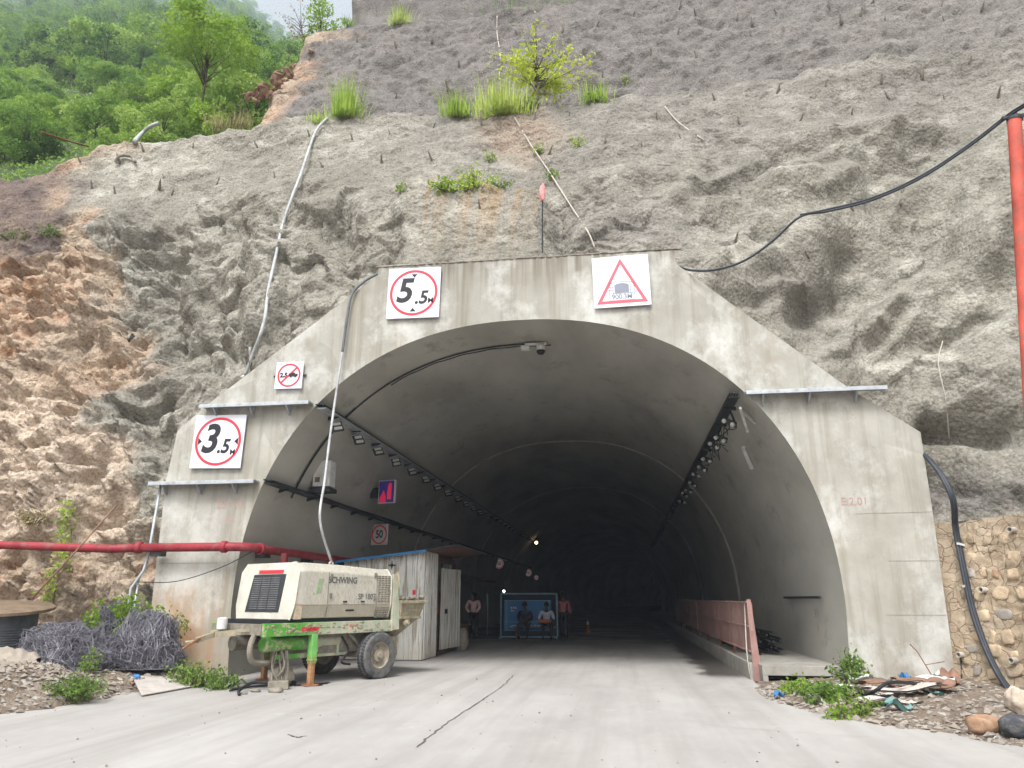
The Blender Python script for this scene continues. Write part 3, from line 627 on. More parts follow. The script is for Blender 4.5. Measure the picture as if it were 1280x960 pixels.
for a in angs:
    c, s = math.cos(a), max(0, math.sin(a)); r = (abs(c/AX)**EN+abs(s/AX)**EN)**(-1/EN)
    inn.append((r*c, ZC+r*s)); ou.append(out_at(c, s))
inn = [(AX-.08, -.1)]+inn+[(-AX+.08, -.1)]; ou = [outer[0]]+ou+[outer[-1]]
N = len(inn); Y0, Y1 = 14.5, 16.2; vs = []
for i in range(N):
    for (p, y) in ((inn[i], Y0), (ou[i], Y0), (ou[i], Y1), (inn[i], Y0+.0)): vs.append((TC+p[0], y, p[1]))
fs = []
for i in range(N-1):
    a, b = 4*i, 4*i+4; fs += [(a, b, b+1, a+1), (a+1, b+1, b+2, a+2)]
MB().add(vs, fs).build('portal_wall', 'portal', portal)
# formwork joints, thin dark seams proud of the face
for (xa, za, xb, zb) in [(4.3, 3.0, 5.63, 3.02), (4.75, 2.15, 5.6, 2.15), (1.36, 7.1, 1.36, 8.2), (4.6, 1.22, 5.58, 1.22), (-9.5, 2.2, -8.2, 2.2)]:
    MB().bar((xa, 14.497, za), (xb, 14.497, zb), .004, .009).build('formwork_seam', 'seam', portal)
m = MB()
for k in range(40):
    t = k/39; x0 = 1.37+(-5.13-1.37)*t; m.blob((x0, 14.52, 8.6+.02*t), (.22, .1, .05), 90+k, .5, 4)
m.build('weathered_coping', 'grime', portal, smooth=True)
# lining: rings of 12 m, each a little tighter than the mouth
m = MB(); segs = [(14.5, 27.0, 1.0), (27.0, 39, .993), (39, 51, .99), (51, 75, .988)]+[(75+8*i, 83+8*i, .986-.0005*i) for i in range(19)]
for (a, b, k) in segs:
    ring0 = arch_ring(72, k); n = len(ring0); cuts = max(1, int((b-a)/3)); vs = []
    for c in range(cuts+1):
        y = a+(b-a)*c/cuts; vs += [(cx(y)+p[0], y, p[1]) for p in ring0]
    m.add(vs, [(c*n+i, c*n+n+i, c*n+n+i+1, c*n+i+1) for c in range(cuts) for i in range(n-1)])
    r2 = arch_ring(72, k+.02); m.add([(cx(a)+p[0], a, p[1]) for p in ring0]+[(cx(a)+p[0], a-.0, p[1]) for p in (r2 if a > 15 else ring0)], [(i, i+1, n+i+1, n+i) for i in range(n-1)] if a > 15 else [])
yy = 75+8*19; r0 = arch_ring(40, .97); m.add([(cx(yy)+p[0], yy, p[1]) for p in r0], [tuple(range(len(r0)))])
m.build('tunnel_lining', 'lining', portal, smooth='auto')
# joint seams on the lining
for (a, k) in [(27.0, .993), (39., .99)]:
    pts = [(TC+p[0]*.998, a-.02, p[1]) for p in arch_ring(60, k-.001)[2:-2]]; MB().tube(pts, .025, 5).build('lining_joint', 'kerb', portal)
m = MB(); m.box((3.84, 17.6, 1.52), (.05, 3.4, .05)); m.build('wall_batten', 'dark_metal', portal)
# painted scrawls
def scrawl(txt, px, py, size, mt):
    p = P(px, py, 14.496); text_mesh(txt, size, p, (1, 0, 0), (0, 0, 1), mt, portal, 'painted_mark', th=.002)
scrawl('ESI  O', 288, 631, .24, 'red_mark'); scrawl('1:5', 287, 650, .2, 'red_mark'); scrawl('E:2.01', 1068, 627, .2, 'red_mark')
text_mesh('E 1', .24, (3.905, 16.6, 1.2), (0, -1, 0), (0, 0, 1), 'red_mark', portal, 'painted_mark', th=.002); text_mesh('II', .24, (3.90, 16.6, .92), (0, -1, 0), (0, 0, 1), 'red_mark', portal, 'painted_mark', th=.002)
# walkway + barrier
m = MB(); m.box((3.35, 45.2, .21), (1.7, 60, .18)); m.box((2.55, 45.2, .06), (.1, 60, .12)); m.box((3.2, 15.4, .06), (.14, .3, .13)); m.build('walkway', 'kerb', bevel=.01, kind='structure')
m = MB(); m.box((3.3, 17.5, .07), (1.3, 4.3, .02)); m.build('drain_floor', 'black', kind='structure')
bar = thing('road_barrier', (2.45, 15.6, 0), 'rusty red sheet barrier on a low concrete plinth inside the tunnel', 'barrier')
m = MB(); m.box((2.42, 27, .13), (.16, 22.7, .36)); m.build('plinth', 'kerb', bar, bevel=.02)
rr = random.Random(8)
for k in range(8):
    y0 = 15.66+k*2.75; t = rr.uniform(-.02, .02)
    m = MB(); m.box((2.42+t, y0+1.36, .97), (.025, 2.70, .94), Matrix.Rotation(rr.uniform(-.006, .006), 3, 'Z'))
    m.box((2.395+t, y0+1.36, .98), (.03, 2.70, .03)); m.box((2.395+t, y0+1.36, 1.43), (.04, 2.70, .03)); m.box((2.395+t, y0+1.36, .51), (.035, 2.70, .03))
    m.build('barrier_panel', 'barrier_red', bar)
    m = MB(); m.box((2.47, y0+.04, .72), (.05, .05, 1.4)); m.build('post', 'rust', bar)
m = MB(); m.prism([(0, 0), (.16, 0), (.06, 1.5), (-.02, 1.5)], (2.40, 15.62, -.02), (1, 0, 0), (0, 0, 1), .03); m.build('end_plate', 'barrier_red', bar)
m = MB(); m.tube(smooth_path([(2.39, 15.9, 1.42), (2.36, 15.85, 1.0), (2.33, 15.75, .5), (2.34, 15.7, .1)]), .012, 6); m.build('rope', 'rope', bar)
reb = thing('steel_bundle', (3.3, 19, .3), 'stack of dark steel ribs behind the red barrier', 'steel bundle')
m = MB(); rr = random.Random(3)
for k in range(26):
    x = rr.uniform(2.75, 3.45); z = .33+.024*k*rr.uniform(.7, 1); m.tube([(x, rr.uniform(17.5, 18.2), z), (x+rr.uniform(-.3, .3), rr.uniform(20.5, 22), z+rr.uniform(-.1, .12))], .028, 6)
m.build('rib', 'black', reb)

# ------------------------------------------------------------------ trays, lights, camera
def tray(name, label, xa, xb, zf, xin, zin, yend, seed):
    t = thing(name, (xa, 14.35, zf), label, 'cable tray')
    m = MB(); m.box(((xa+xb)/2, 14.36, zf), (abs(xb-xa), .26, .035)); m.box(((xa+xb)/2, 14.235, zf-.03), (abs(xb-xa), .012, .06)); m.build('shelf', 'steel', t, bevel=.004)
    nb = 3
    for i in range(nb):
        x = xa+(xb-xa)*(i+.4)/nb; m = MB(); m.prism([(0, 0), (.24, 0), (.24, -.03), (.03, -.22), (0, -.22)], (x, 14.485, zf-.02), (0, -1, 0), (0, 0, 1), .03); m.build('bracket', 'steel', t)
    sg = -1 if xin < TC else 1
    m = MB(); m.box((xin-sg*.12, (14.5+yend)/2, zin), (.2, yend-14.6, .025)); m.box((xin-sg*.21, (14.5+yend)/2, zin+.03), (.012, yend-14.6, .06)); m.build('tray_rail', 'steel' if seed == 1 else 'dark_metal', t)
    m = MB(); rr = random.Random(seed)
    for k in range(4):
        p = [(xin-sg*(.06+.05*k), y, zin+.04+.02*rr.random()) for y in np.arange(14.4, yend, 1.2)]; m.tube(p, .018, 5)
    m.build('cable', 'black', t)
    m = MB(); m.prism([(-.02, -.09), (.02, -.09), (.22, -.03), (.22, -.015), (-.02, -.015)], (xin, 15.3, zin), (-sg, 0, 0), (0, 0, 1), .02); sb = m.build('support_bracket', 'dark_metal', t)
    for k in range(1, 28): o = sb.copy(); col.objects.link(o); o.parent = t; o.location = (0, 1.5*k, 0)
    return t
tray('cable_tray', 'long galvanised cable tray with twin floodlights below it on the left vault', -8.9, -6.42, 5.5, -6.38, 5.42, 60, 1)
tray('cable_tray', 'lower galvanised cable tray under the 3.5 sign and along the left tunnel wall', -9.85, -7.48, 3.85, -7.4, 3.82, 60, 2)
tray('cable_tray', 'galvanised cable tray across the right shoulder of the tunnel mouth', 2.5, 5.08, 5.35, 2.44, 5.33, 60, 3)
def floodlight(label, group):
    t = thing('floodlight', (0, 0, 0), label, 'floodlight', group)
    m = MB(); m.box((0, .03, -.1), (.36, .07, .34)); m.build('housing', 'dark_metal', t, bevel=.01, local=True)
    for z in (-.02, -.19): m = MB(); m.box((0, -.02, z), (.25, .04, .1)); m.build('lens', 'glass_lamp', t, bevel=.01, local=True)
    m = MB(); m.bar((-.2, .03, .2), (-.2, .03, -.12), .03, .015); m.bar((.2, .03, .2), (.2, .03, -.12), .03, .015); m.bar((-.2, .03, .2), (.2, .03, .2), .03, .015); m.build('yoke', 'steel', t, local=True)
    return t
fl = floodlight('twin lens black floodlight hanging under the left cable tray', 'floodlights under the left tray')
for k, y in enumerate([15.3, 16.7, 18.2, 19.8, 21.4, 23.0, 24.6, 26.2, 27.8, 29.4, 31, 32.6]):
    o = fl if k == 0 else copy_tree(fl)
    o.location = (-6.2, y, 5.24); o.rotation_euler = (R(-30+7*math.sin(k*2.3)), R(-14+6*math.sin(k*3.1)), R(34+8*math.sin(k*1.7))); o.scale = (.72,)*3
def twin(label, group):
    t = thing('floodlight', (0, 0, 0), label, 'floodlight', group)
    m = MB(); m.box((0, .05, 0), (.36, .05, .16)); m.build('mount', 'dark_metal', t, local=True)
    for x in (-.13, .13): m = MB(); m.lathe((x, -.0, 0), (0, -1, 0), [(.03, -.05), (.055, .0), (.065, .07), (.05, .09), (0, .09)], 14); m.build('lamp_head', 'glass_lamp', t, smooth=True, local=True)
    return t
fr = twin('pair of round lamp heads on the right vault under loose wires', 'round twin lamps along the right tray')
for k, y in enumerate([15.6, 17.0, 18.4, 19.8, 21.3, 22.8, 24.3, 25.8, 27.3, 28.8]):
    o = fr if k == 0 else copy_tree(fr)
    o.location = (2.34, y+.15*math.sin(k*2.7), 5.05+.05*math.sin(k*4.1)); o.rotation_euler = (R(15+12*math.sin(k*2.1)), R(30+10*math.sin(k*3.3)), R(-28)); o.scale = (.78,)*3
wires = thing('loose_wire', (2.4, 15, 5.3), 'tangle of loose wires and a broken bracket hanging below the right tray', 'wires')
m = MB(); rr = random.Random(12)
for k in range(16):
    y = rr.uniform(14.7, 20); p0 = Vector((2.38, y, 5.3)); m.tube(smooth_path([p0, p0+Vector((rr.uniform(-.12, .1), rr.uniform(-.1, .4), -rr.uniform(.15, .45))), p0+Vector((rr.uniform(-.1, .2), rr.uniform(.2, .9), -rr.uniform(.1, .5)))], 5), .01, 5)
m.build('strand', 'black', wires)
for a_, b_, w_ in [((2.45, 14.75, 5.15), (2.7, 15.6, 4.85), .05), ((2.5, 15.1, 5.2), (2.85, 15.5, 5.0), .05), ((2.75, 16.6, 4.7), (3.0, 17.2, 4.35), .08)]: MB().bar(a_, b_, w_, w_).build('bracket_arm', 'scrap_white', wires)
cam_t = thing('security_camera', P(668, 428, 15.9), 'white and black dome camera hanging from the vault crown', 'camera')
c0 = Vector(P(676, 436, 15.9)); b0 = Vector(P(668, 430, 15.9))
m = MB(); m.box((c0.x-.12, 15.9, c0.z+.12), (.5, .08, .05)); m.box((c0.x-.36, 15.92, c0.z+.04), (.2, .12, .1)); m.build('mount_arm', 'scrap_white', cam_t, bevel=.01)
m = MB(); m.lathe((c0.x, 15.9, c0.z), (0, 0, 1), [(.085, -.04), (.1, .0), (.1, .08), (.06, .12), (0, .12)], 18); m.build('housing', 'scrap_white', cam_t, smooth=True)
m = MB(); m.lathe((c0.x, 15.9, c0.z-.045), (0, 0, 1), [(0, -.1), (.06, -.085), (.095, -.04), (.1, 0), (0, 0)], 18); m.build('dome', 'sign_black', cam_t, smooth=True)
cb = thing('camera_cable', (c0.x, 15.9, c0.z+.1), 'thin black conduit running round the vault to the dome camera', 'cable')
m = MB(); m.tube([(TC+p[0]*.994, 15.95, ZC+(p[1]-ZC)*.994) for p in [arch(R(a)) for a in np.linspace(88, 155, 40)]], .018, 6); m.build('conduit', 'dark_metal', cb)
m = MB(); m.tube([(TC+p[0]*.99, 16.02+.02*math.sin(p[0]*9), ZC+(p[1]-ZC)*.99) for p in [arch(R(a)) for a in np.linspace(86, 122, 40)]], .014, 5); m.tube([(TC+p[0]*.992, 15.9, ZC+(p[1]-ZC)*.992) for p in [arch(R(a)) for a in np.linspace(132, 158, 24)]], .02, 5); m.build('wire', 'black', cb)
bxo = thing('control_box', (-7.0, 16.6, 3.95), 'pale grey metal control box standing on the lower left tray', 'box')
m = MB(); m.box((-6.98, 16.7, 4.35), (.42, .36, .62)); m.build('cabinet', 'scrap_white', bxo, bevel=.012)
m = MB(); m.box((-7.07, 16.515, 4.2), (.12, .006, .12)); m.build('warning_label', 'wood', bxo)
m = MB(); m.box((-6.98, 16.7, 3.96), (.5, .44, .1)); m.build('base_bracket', 'dark_metal', bxo)

# ------------------------------------------------------------------ signs
RX, UZ = Vector((1, 0, 0)), Vector((0, 0, 1))
def panel(t, c, w, h, mat='white', r=RX, th=.03, rot=0):
    c = Vector(c); m = MB(); q = Matrix.Rotation(rot, 3, 'Y') if r == RX else Matrix.Identity(3)
    rr_ = q@Vector(r); uu = q@UZ; m.prism([(-w/2, -h/2), (w/2, -h/2), (w/2, h/2), (-w/2, h/2)], c, rr_, uu, th); m.build('panel', mat, t, bevel=.004)
    m = MB()
    for sx in (-1, 1): m.bar(c+rr_*sx*w*.35-uu*h*.5+rr_.cross(uu)*-.01, c+rr_*sx*w*.35+uu*h*.5+rr_.cross(uu)*-.01, .03, .03)
    m.build('back_rail', 'steel', t)
    return c+rr_.cross(uu)*(th+.001), rr_, uu
def limit_sign(px, Yp, w, label, big, rot, side):
    c = Vector(P(*px, Yp)); t = thing('height_limit_sign' if side == 'v' else 'width_limit_sign', c-UZ*w/2, label, 'road sign')
    f, r, u = panel(t, c, w, w, rot=rot)
    m = MB(); m.ring(f, r, u, w*.405, w*.455, .003, 64); m.build('ring', 'sign_red', t)
    if big == '5':
        text_mesh('5', .78, f-r*.22*w/1.18+u*.03, r, u, 'sign_black', t, 'numeral', .18, .02, sx=.95); text_mesh('.5', .42, f+r*.17-u*.13, r, u, 'sign_black', t, 'numeral', .18, .012, sx=.95); text_mesh('M', .17, f+r*.39-u*.2, r, u, 'sign_black', t, 'letter', 0, .004)
        tri = [[(-.07, .44), (.07, .44), (0, .355)], [(-.07, -.44), (0, -.355), (.07, -.44)]]
    else:
        text_mesh('3', .86, f-r*.2+u*.03, r, u, 'sign_black', t, 'numeral', .2, .024, sx=.9); text_mesh('.5', .42, f+r*.13-u*.12, r, u, 'sign_black', t, 'numeral', .2, .013, sx=.9); text_mesh('M', .16, f+r*.36-u*.24, r, u, 'sign_black', t, 'letter', 0, .004)
        tri = [[(-.46, .08), (-.46, -.08), (-.37, 0)], [(.46, -.08), (.46, .08), (.37, 0)]]
    for p in tri: MB().prism(p, f, r, u, .003).build('arrow_mark', 'sign_black', t)
    return t
limit_sign((517.5, 366.5), 14.45, 1.18, 'white square height limit sign reading 5.5 M above the arch', '5', R(1), 'v')
limit_sign((273.5, 552), 14.45, 1.16, 'white square width limit sign reading 3.5 M on the left shoulder', '3', R(1.2), 'h')
c = Vector(P(776.5, 352, 14.45)); t = thing('tunnel_warning_sign', c-UZ*.58, 'white square sign with red triangle around a grey tunnel symbol', 'road sign')
f, r, u = panel(t, c, 1.18, 1.15, rot=R(-1))
m = MB(); A = [(-.53, -.5), (.53, -.5), (0, .52)]; Bq = [(-.42, -.435), (.42, -.435), (0, .385)]
for i in range(3):
    j = (i+1) % 3; m.prism([A[i], A[j], Bq[j], Bq[i]], f, r, u, .003)
m.build('triangle_border', 'sign_pink', t)
m = MB(); m.prism([(-.15, -.26), (.15, -.26), (.15, -.09), (.1, -.06), (0, -.045), (-.1, -.06), (-.15, -.09)], f, r, u, .003); m.build('tunnel_symbol', 'sign_grey', t)
m = MB()
for (x0, y0, x1, y1) in [(-.26, -.43, -.26, -.06), (.26, -.43, .26, -.06), (-.26, -.06, -.15, -.015), (-.15, -.015, .15, -.015), (.15, -.015, .26, -.06), (-.26, -.275, .26, -.275), (-.26, -.2, -.18, -.2), (-.26, -.13, -.18, -.13), (.18, -.2, .26, -.2), (.18, -.13, .26, -.13), (-.175, -.27, -.175, -.06), (.175, -.27, .175, -.06), (-.26, -.43, .26, -.43)]:
    m.bar(f+r*x0+u*y0, f+r*x1+u*y1, .006, .012)
m.build('masonry_lines', 'sign_grey', t); text_mesh('900.3M', .15, f-u*.355, r, u, 'sign_grey', t, 'lettering', 0, .004, sx=.95)
c = Vector(P(362, 469.5, 14.45)); t = thing('no_entry_sign', c-UZ*.3, 'small white sign with red ring and slash over black marks', 'road sign')
f, r, u = panel(t, c, .62, .6, rot=R(1))
m = MB(); m.ring(f, r, u, .225, .265, .003, 48); m.bar(f-r*.17-u*.17+r.cross(u)*.004, f+r*.17+u*.17+r.cross(u)*.004, .006, .04); m.build('ring', 'sign_red', t)
text_mesh('2.5', .14, f-r*.12, r, u, 'sign_black', t, 'numeral', 0, .008)
m = MB(); m.prism([(-.0, -.03), (.2, -.03), (.2, .03), (.14, .03), (.13, .055), (.06, .055), (.05, .04), (0, .04)], f+r.cross(u)*.006, r, u, .003); m.ring(f+r*.05-u*.035+r.cross(u)*.006, r, u, 0.001, .02, .004, 12); m.ring(f+r*.15-u*.035+r.cross(u)*.006, r, u, 0.001, .02, .004, 12); m.build('truck_symbol', 'sign_black', t)
m = MB(); m.box((c.x, 14.475, c.z+.0), (.74, .03, .04)); m.build('mounting_bar', 'dark_metal', t)
# speed sign on the tunnel wall
def speed(c, d, label, txt, square, name='speed_limit_sign', r=Vector((.94, -.34, 0))):
    c = Vector(c); t = thing(name, c-UZ*d/2, label, 'road sign', None)
    if square: f, r, u = panel(t, c, d, d, 'old_white', r)
    else:
        m = MB(); u = UZ; w = r.cross(u); m.lathe(c, w, [(0, 0), (d/2, 0), (d/2, .02), (0, .02)], 32); m.build('panel', 'sign_panel_added_glow', t); f = c+w*.021
    m = MB(); m.ring(f, r, u, d*.39, d*.46, .003, 48); m.build('ring', 'sign_red', t)
    text_mesh(txt, d*.52, f, r, u, 'sign_black', t, 'numeral', 0, .012*d, sx=.85)
    m = MB(); m.bar(c-r.cross(u)*.03, c-r.cross(u)*.03-r*.45, .04, .04); m.build('bracket', 'dark_metal', t)
speed((-7.25, 21.9, 3.36), .62, 'square pale sign with 50 in a red ring on the left tunnel wall', '50', True)
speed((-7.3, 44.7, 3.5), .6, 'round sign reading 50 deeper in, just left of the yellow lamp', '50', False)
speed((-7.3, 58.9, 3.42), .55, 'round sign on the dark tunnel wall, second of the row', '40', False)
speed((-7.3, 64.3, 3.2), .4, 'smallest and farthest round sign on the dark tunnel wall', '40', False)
t = thing('display_screen', PX(485, 635, -6.55), 'dark blue matrix display with red shapes on the left wall', 'screen'); c = Vector(PX(485, 615, -6.55)); r = Vector((.97, -.24, 0)).normalized(); u = UZ
m = MB(); m.prism([(-.27, -.33), (.27, -.33), (.27, .33), (-.27, .33)], c, r, u, .08); m.build('casing', 'old_white', t, bevel=.008)
f = c+r.cross(u)*.081; m = MB(); m.prism([(-.245, -.305), (.245, -.305), (.245, .305), (-.245, .305)], f, r, u, .003); m.build('screen', 'led_blue', t)
m = MB(); f2 = f+r.cross(u)*.004
for p in [[(-.24, -.3), (.0, -.3), (-.02, -.16), (-.06, -.02), (-.1, .06), (-.13, -.04), (-.2, -.14)], [(.03, -.22), (.16, -.22), (.17, .2), (.12, .26), (.05, .18), (.02, -.05)]]: m.prism(p, f2, r, u, .002)
m.build('red_graphic', 'led_red', t)
m = MB(); m.bar(c-r.cross(u)*.04, c-r.cross(u)*.04-r*.6, .06, .3); m.build('bracket', 'dark_metal', t)

# ------------------------------------------------------------------ red pipe
pt = thing('water_pipe', (-9.5, 14.1, 2.5), 'long red steel pipe running along the rock into the tunnel', 'pipe')
m = MB(); m.tube([(-19, 13.6, 2.62), (-12.95, 14.1, 2.58), (-10.4, 14.15, 2.48), (-9.8, 14.2, 2.5)], .085, 16); m.build('pipe_run', 'pipe_red', pt, smooth=True)
m = MB(); m.tube([(-9.85, 14.2, 2.5), (-7.9, 14.2, 2.5), (-7.62, 14.25, 2.5), (-7.5, 14.42, 2.5), (-7.46, 14.7, 2.49), (-7.46, 44, 2.46)], .088, 16); m.build('pipe_run', 'pipe_red', pt, smooth=True)
for p, a in [((-9.82, 14.2, 2.5), (1, 0, 0)), ((-7.95, 14.2, 2.5), (1, 0, 0)), ((-7.46, 14.75, 2.49), (0, 1, 0)), ((-7.46, 20.5, 2.48), (0, 1, 0))]:
    m = MB(); m.lathe(Vector(p)-Vector(a)*.06, a, [(.105, 0), (.12, .02), (.12, .1), (.105, .12)], 18); m.build('coupling', 'pipe_red', pt, smooth='auto')
for (x, y) in [(-9.45, 14.3), (-7.6, 15.2), (-7.6, 17.5), (-7.6, 20)]:
    m = MB(); m.box((x, y, 2.38), (.24, .2, .1)); m.build('support_bracket', 'dark_metal', pt)
m = MB(); m.box((-7.3, 15.6, 2.1), (.12, .12, .7)); m.build('branch_pipe', 'pipe_red', pt)
t = thing('conduit', (-9.75, 14.35, 0), 'thin galvanised conduit standing against the left edge of the portal', 'pipe')
m = MB(); m.tube([(-9.66, 14.4, 3.83), (-9.7, 14.36, 2.4), (-9.72, 14.3, 2.05), (-9.88, 14.2, 1.7), (-9.85, 14.2, 0.1)], .03, 8); m.tube([(-9.8, 14.3, 1.95), (-9.82, 14.25, .2)], .022, 8); m.build('steel_tube', 'steel', t, smooth=True)
t = thing('wire_line', (-8.5, 14.2, 2), 'thin sagging wire between the conduit and the tunnel wall', 'wire')
m = MB(); m.tube(smooth_path([(-9.75, 14.2, 1.82), (-8.9, 14.2, 1.83), (-8.0, 14.25, 2.1), (-7.5, 14.5, 2.42)], 6), .009, 5); m.build('strand', 'black', t)

# ------------------------------------------------------------------ concrete pump trailer (local axes: x rearward, y to the far side)
TR = thing('concrete_pump_trailer', (-5.85, 13.0, 0), 'dirty white and green concrete pump trailer parked at the tunnel mouth', 'pump trailer', None, R(62))
def tb(m, name, mat, parent=TR, **k): return m.build(name, mat, parent, local=True, **k)
sec = [(.07, 1.15), (0, 1.38), (0, 1.97), (.13, 2.12), (1.6, 2.12), (1.73, 1.97), (1.73, 1.38), (1.66, 1.15)]
m = MB(); vs = []
for (x0, sh, dz) in [(0, .1, 0), (.3, .0, .02), (1.2, 0, .0), (2.42, 0, -.06)]:
    for (y, z) in sec: vs.append((x0+(z-1.1)*sh, y, z+dz*(z > 1.5)))
fs = [(k*8+j, k*8+(j+1) % 8, k*8+8+(j+1) % 8, k*8+8+j) for k in range(3) for j in range(8)]+[tuple(range(8)), tuple(range(31, 23, -1))]
m.add(vs, [f[::-1] for f in fs]); body = tb(m, 'hood', 'trailer_white', bevel=.02)
def ff(y, z, o=0): return Vector((.1*(z-1.1)-o, y, z+o*.1))   # point on the sloping front face
m = MB(); m.add([ff(.42, 1.26, .012), ff(1.42, 1.26, .012), ff(1.32, 1.93, .012), ff(.36, 1.93, .012), ff(.42, 1.26, -.02), ff(1.42, 1.26, -.02), ff(1.32, 1.93, -.02), ff(.36, 1.93, -.02)], [(0,1,2,3)[::-1], (4,5,6,7), (0,1,5,4), (1,2,6,5), (2,3,7,6), (3,0,4,7)]); gr = tb(m, 'grille', 'dark_metal')
m = MB()
for i in range(15):
    z = 1.32+i*.039
    for (ya, yb) in [(.5, .76), (.79, 1.03), (1.06, 1.3)]: m.bar(ff(ya, z, .014), ff(yb, z, .014), .01, .018)
tb(m, 'grille_slat', 'slat_grey', gr)
m = MB(); m.bar(ff(.45, 1.98, .006), ff(1.18, 1.98, .006), .02, .06); tb(m, 'marker_strip', 'sign_red')
m = MB(); m.add([(.02, -.002, 1.14), (.02, .06, 1.11), (.2, -.004, 1.14), (.2, -.004, 1.4), (.06, -.004, 1.42)], [(0, 2, 3, 4)]); tb(m, 'rusty_patch', 'corner_rust')
# side details
m = MB()
for x in (.78, 2.02): m.box((x, -.003, 1.68), (.012, .006, .58)); m.box((x, .018, 1.25), (.012, .01, .22), Matrix.Rotation(R(14), 3, 'X'))
m.box((1.2, -.002, 1.385), (2.38, .008, .008)); tb(m, 'panel_seam', 'grime')
m = MB()
for i in range(19):
    z = 1.14+i*.044
    if 1.33 < z < 1.42: continue
    for x in (2.1, 2.19, 2.28, 2.37): m.box((x-.02, -.004 if z > 1.4 else (.07-(z-1.1)*.25-.004), z), (.065, .012, .02))
tb(m, 'side_louvre', 'grime')
m = MB(); m.prism([(.0, -.13), (.05, -.13), (.13, .1), (.16, .13), (.05, .13)], (.5, -.004, 1.72), (1, 0, 0), (0, 0, 1), .003); m.prism([(.08, -.13), (.1, -.13), (.17, .13), (.155, .13)], (.5, -.004, 1.72), (1, 0, 0), (0, 0, 1), .003); tb(m, 'green_emblem', 'trailer_green')
text_mesh('SCHWING', .16, (1.13, -.003, 1.83), (1, 0, 0), (0, 0, 1), 'grey_mark', TR, 'lettering', 0, .006, local=True, sx=.95)
text_mesh('SP 1807', .15, (1.76, -.003, 1.53), (1, 0, 0), (0, 0, 1), 'grey_mark', TR, 'lettering', 0, .003, local=True, sx=.95)
m = MB(); m.box((1.36, .025, 1.28), (.2, .02, .03)); tb(m, 'handle', 'dark_metal')
m = MB(); m.tube([(1.02, .3, 2.1), (1.02, .3, 2.16), (1.06, .3, 2.2), (1.1, .3, 2.16), (1.1, .3, 2.1)], .02, 6); m.lathe((.45, .6, 2.12), (0, 0, 1), [(.06, 0), (.06, .05), (0, .06)], 12); tb(m, 'lifting_eye', 'trailer_white')
for (x, z) in [(.84, 1.9), (.84, 1.55), (1.96, 1.95), (1.96, 1.5)]:
    m = MB(); m.box((x, -.012, z), (.05, .022, .09)); tb(m, 'hinge', 'grime', bevel=.004)
for x in (1.2, 1.65):
    m = MB(); m.box((x, -.012, 1.44), (.09, .02, .03)); tb(m, 'latch', 'dark_metal', bevel=.004)
m = MB(); r5 = random.Random(15)
for k in range(70):
    x = 2.42-abs(r5.gauss(0, .5)); z = 1.42+abs(r5.gauss(0, .25))
    if x > .4 and z < 1.95 and not (x < 2.03 and z > 1.44): m.blob((x, .0, z), (r5.uniform(.015, .06), .014, r5.uniform(.015, .05)), k, .4, 4)
tb(m, 'concrete_splatter', 'hopper', smooth=True, kind='stuff')
m = MB()
for k in range(60):
    x = r5.uniform(-.4, 2.5); m.blob((x, .008, r5.uniform(.88, 1.06)), (r5.uniform(.03, .12), .016, r5.uniform(.015, .05)), k+90, .4, 4)
tb(m, 'caked_mud', 'hopper', smooth=True, kind='stuff')
# chassis
for y in (.06, 1.54):
    m = MB(); m.box((.98, y, .97), (3.06, .1, .22)); tb(m, 'chassis_rail', 'trailer_green', bevel=.01)
m = MB(); m.box((-.52, .8, .98), (.1, 1.46, .18)); m.box((1.0, .8, .95), (.1, 1.4, .16)); m.box((2.4, .8, .95), (.1, 1.4, .16)); tb(m, 'cross_member', 'grime'); m = MB(); m.box((.98, .8, 1.09), (2.7, 1.4, .1)); tb(m, 'engine_tray', 'black')
text_mesh('▬▬ ▬▬ ▬▬', .05, (.42, .006, .97), (1, 0, 0), (0, 0, 1), 'sign_red', TR, 'red_stencil', 0, .02, local=True)
m = MB()
for x in (.28, .36, .44, .52, .6): m.box((x, .008, .98), (.06, .004, .05))
m.box((1.42, .008, 1.0), (.09, .004, .04)); tb(m, 'red_stencil', 'sign_red')
m = MB(); m.lathe((-.35, .32, .72), (1, 0, 0), [(.1, 0), (.13, .03), (.13, 1.15), (.1, 1.3), (.1, 1.7)], 20); tb(m, 'pump_cylinder', 'trailer_green', smooth='auto')
m = MB(); m.lathe((-.35, 1.2, .72), (1, 0, 0), [(.13, 0), (.13, 2.0)], 20); m.box((1.35, .7, .68), (1.5, .9, .34)); tb(m, 'oil_tank', 'grime', bevel=.01)
m = MB(); m.box((.75, .3, .5), (1.7, .08, .08)); m.box((.75, .2, .63), (.09, .02, .16)); m.box((1.3, .25, .56), (.05, .05, .2)); tb(m, 'lower_rail', 'trailer_green')
m = MB(); m.bar((1.5, .2, .86), (1.95, .2, .5), .05, .05); m.bar((-.2, .5, .8), (-.1, .6, .35), .07, .07); m.box((1.9, .8, .45), (.12, 1.3, .12)); m.bar((.2, 1.1, .85), (.75, 1.0, .45), .05, .05); tb(m, 'axle_strut', 'grime')
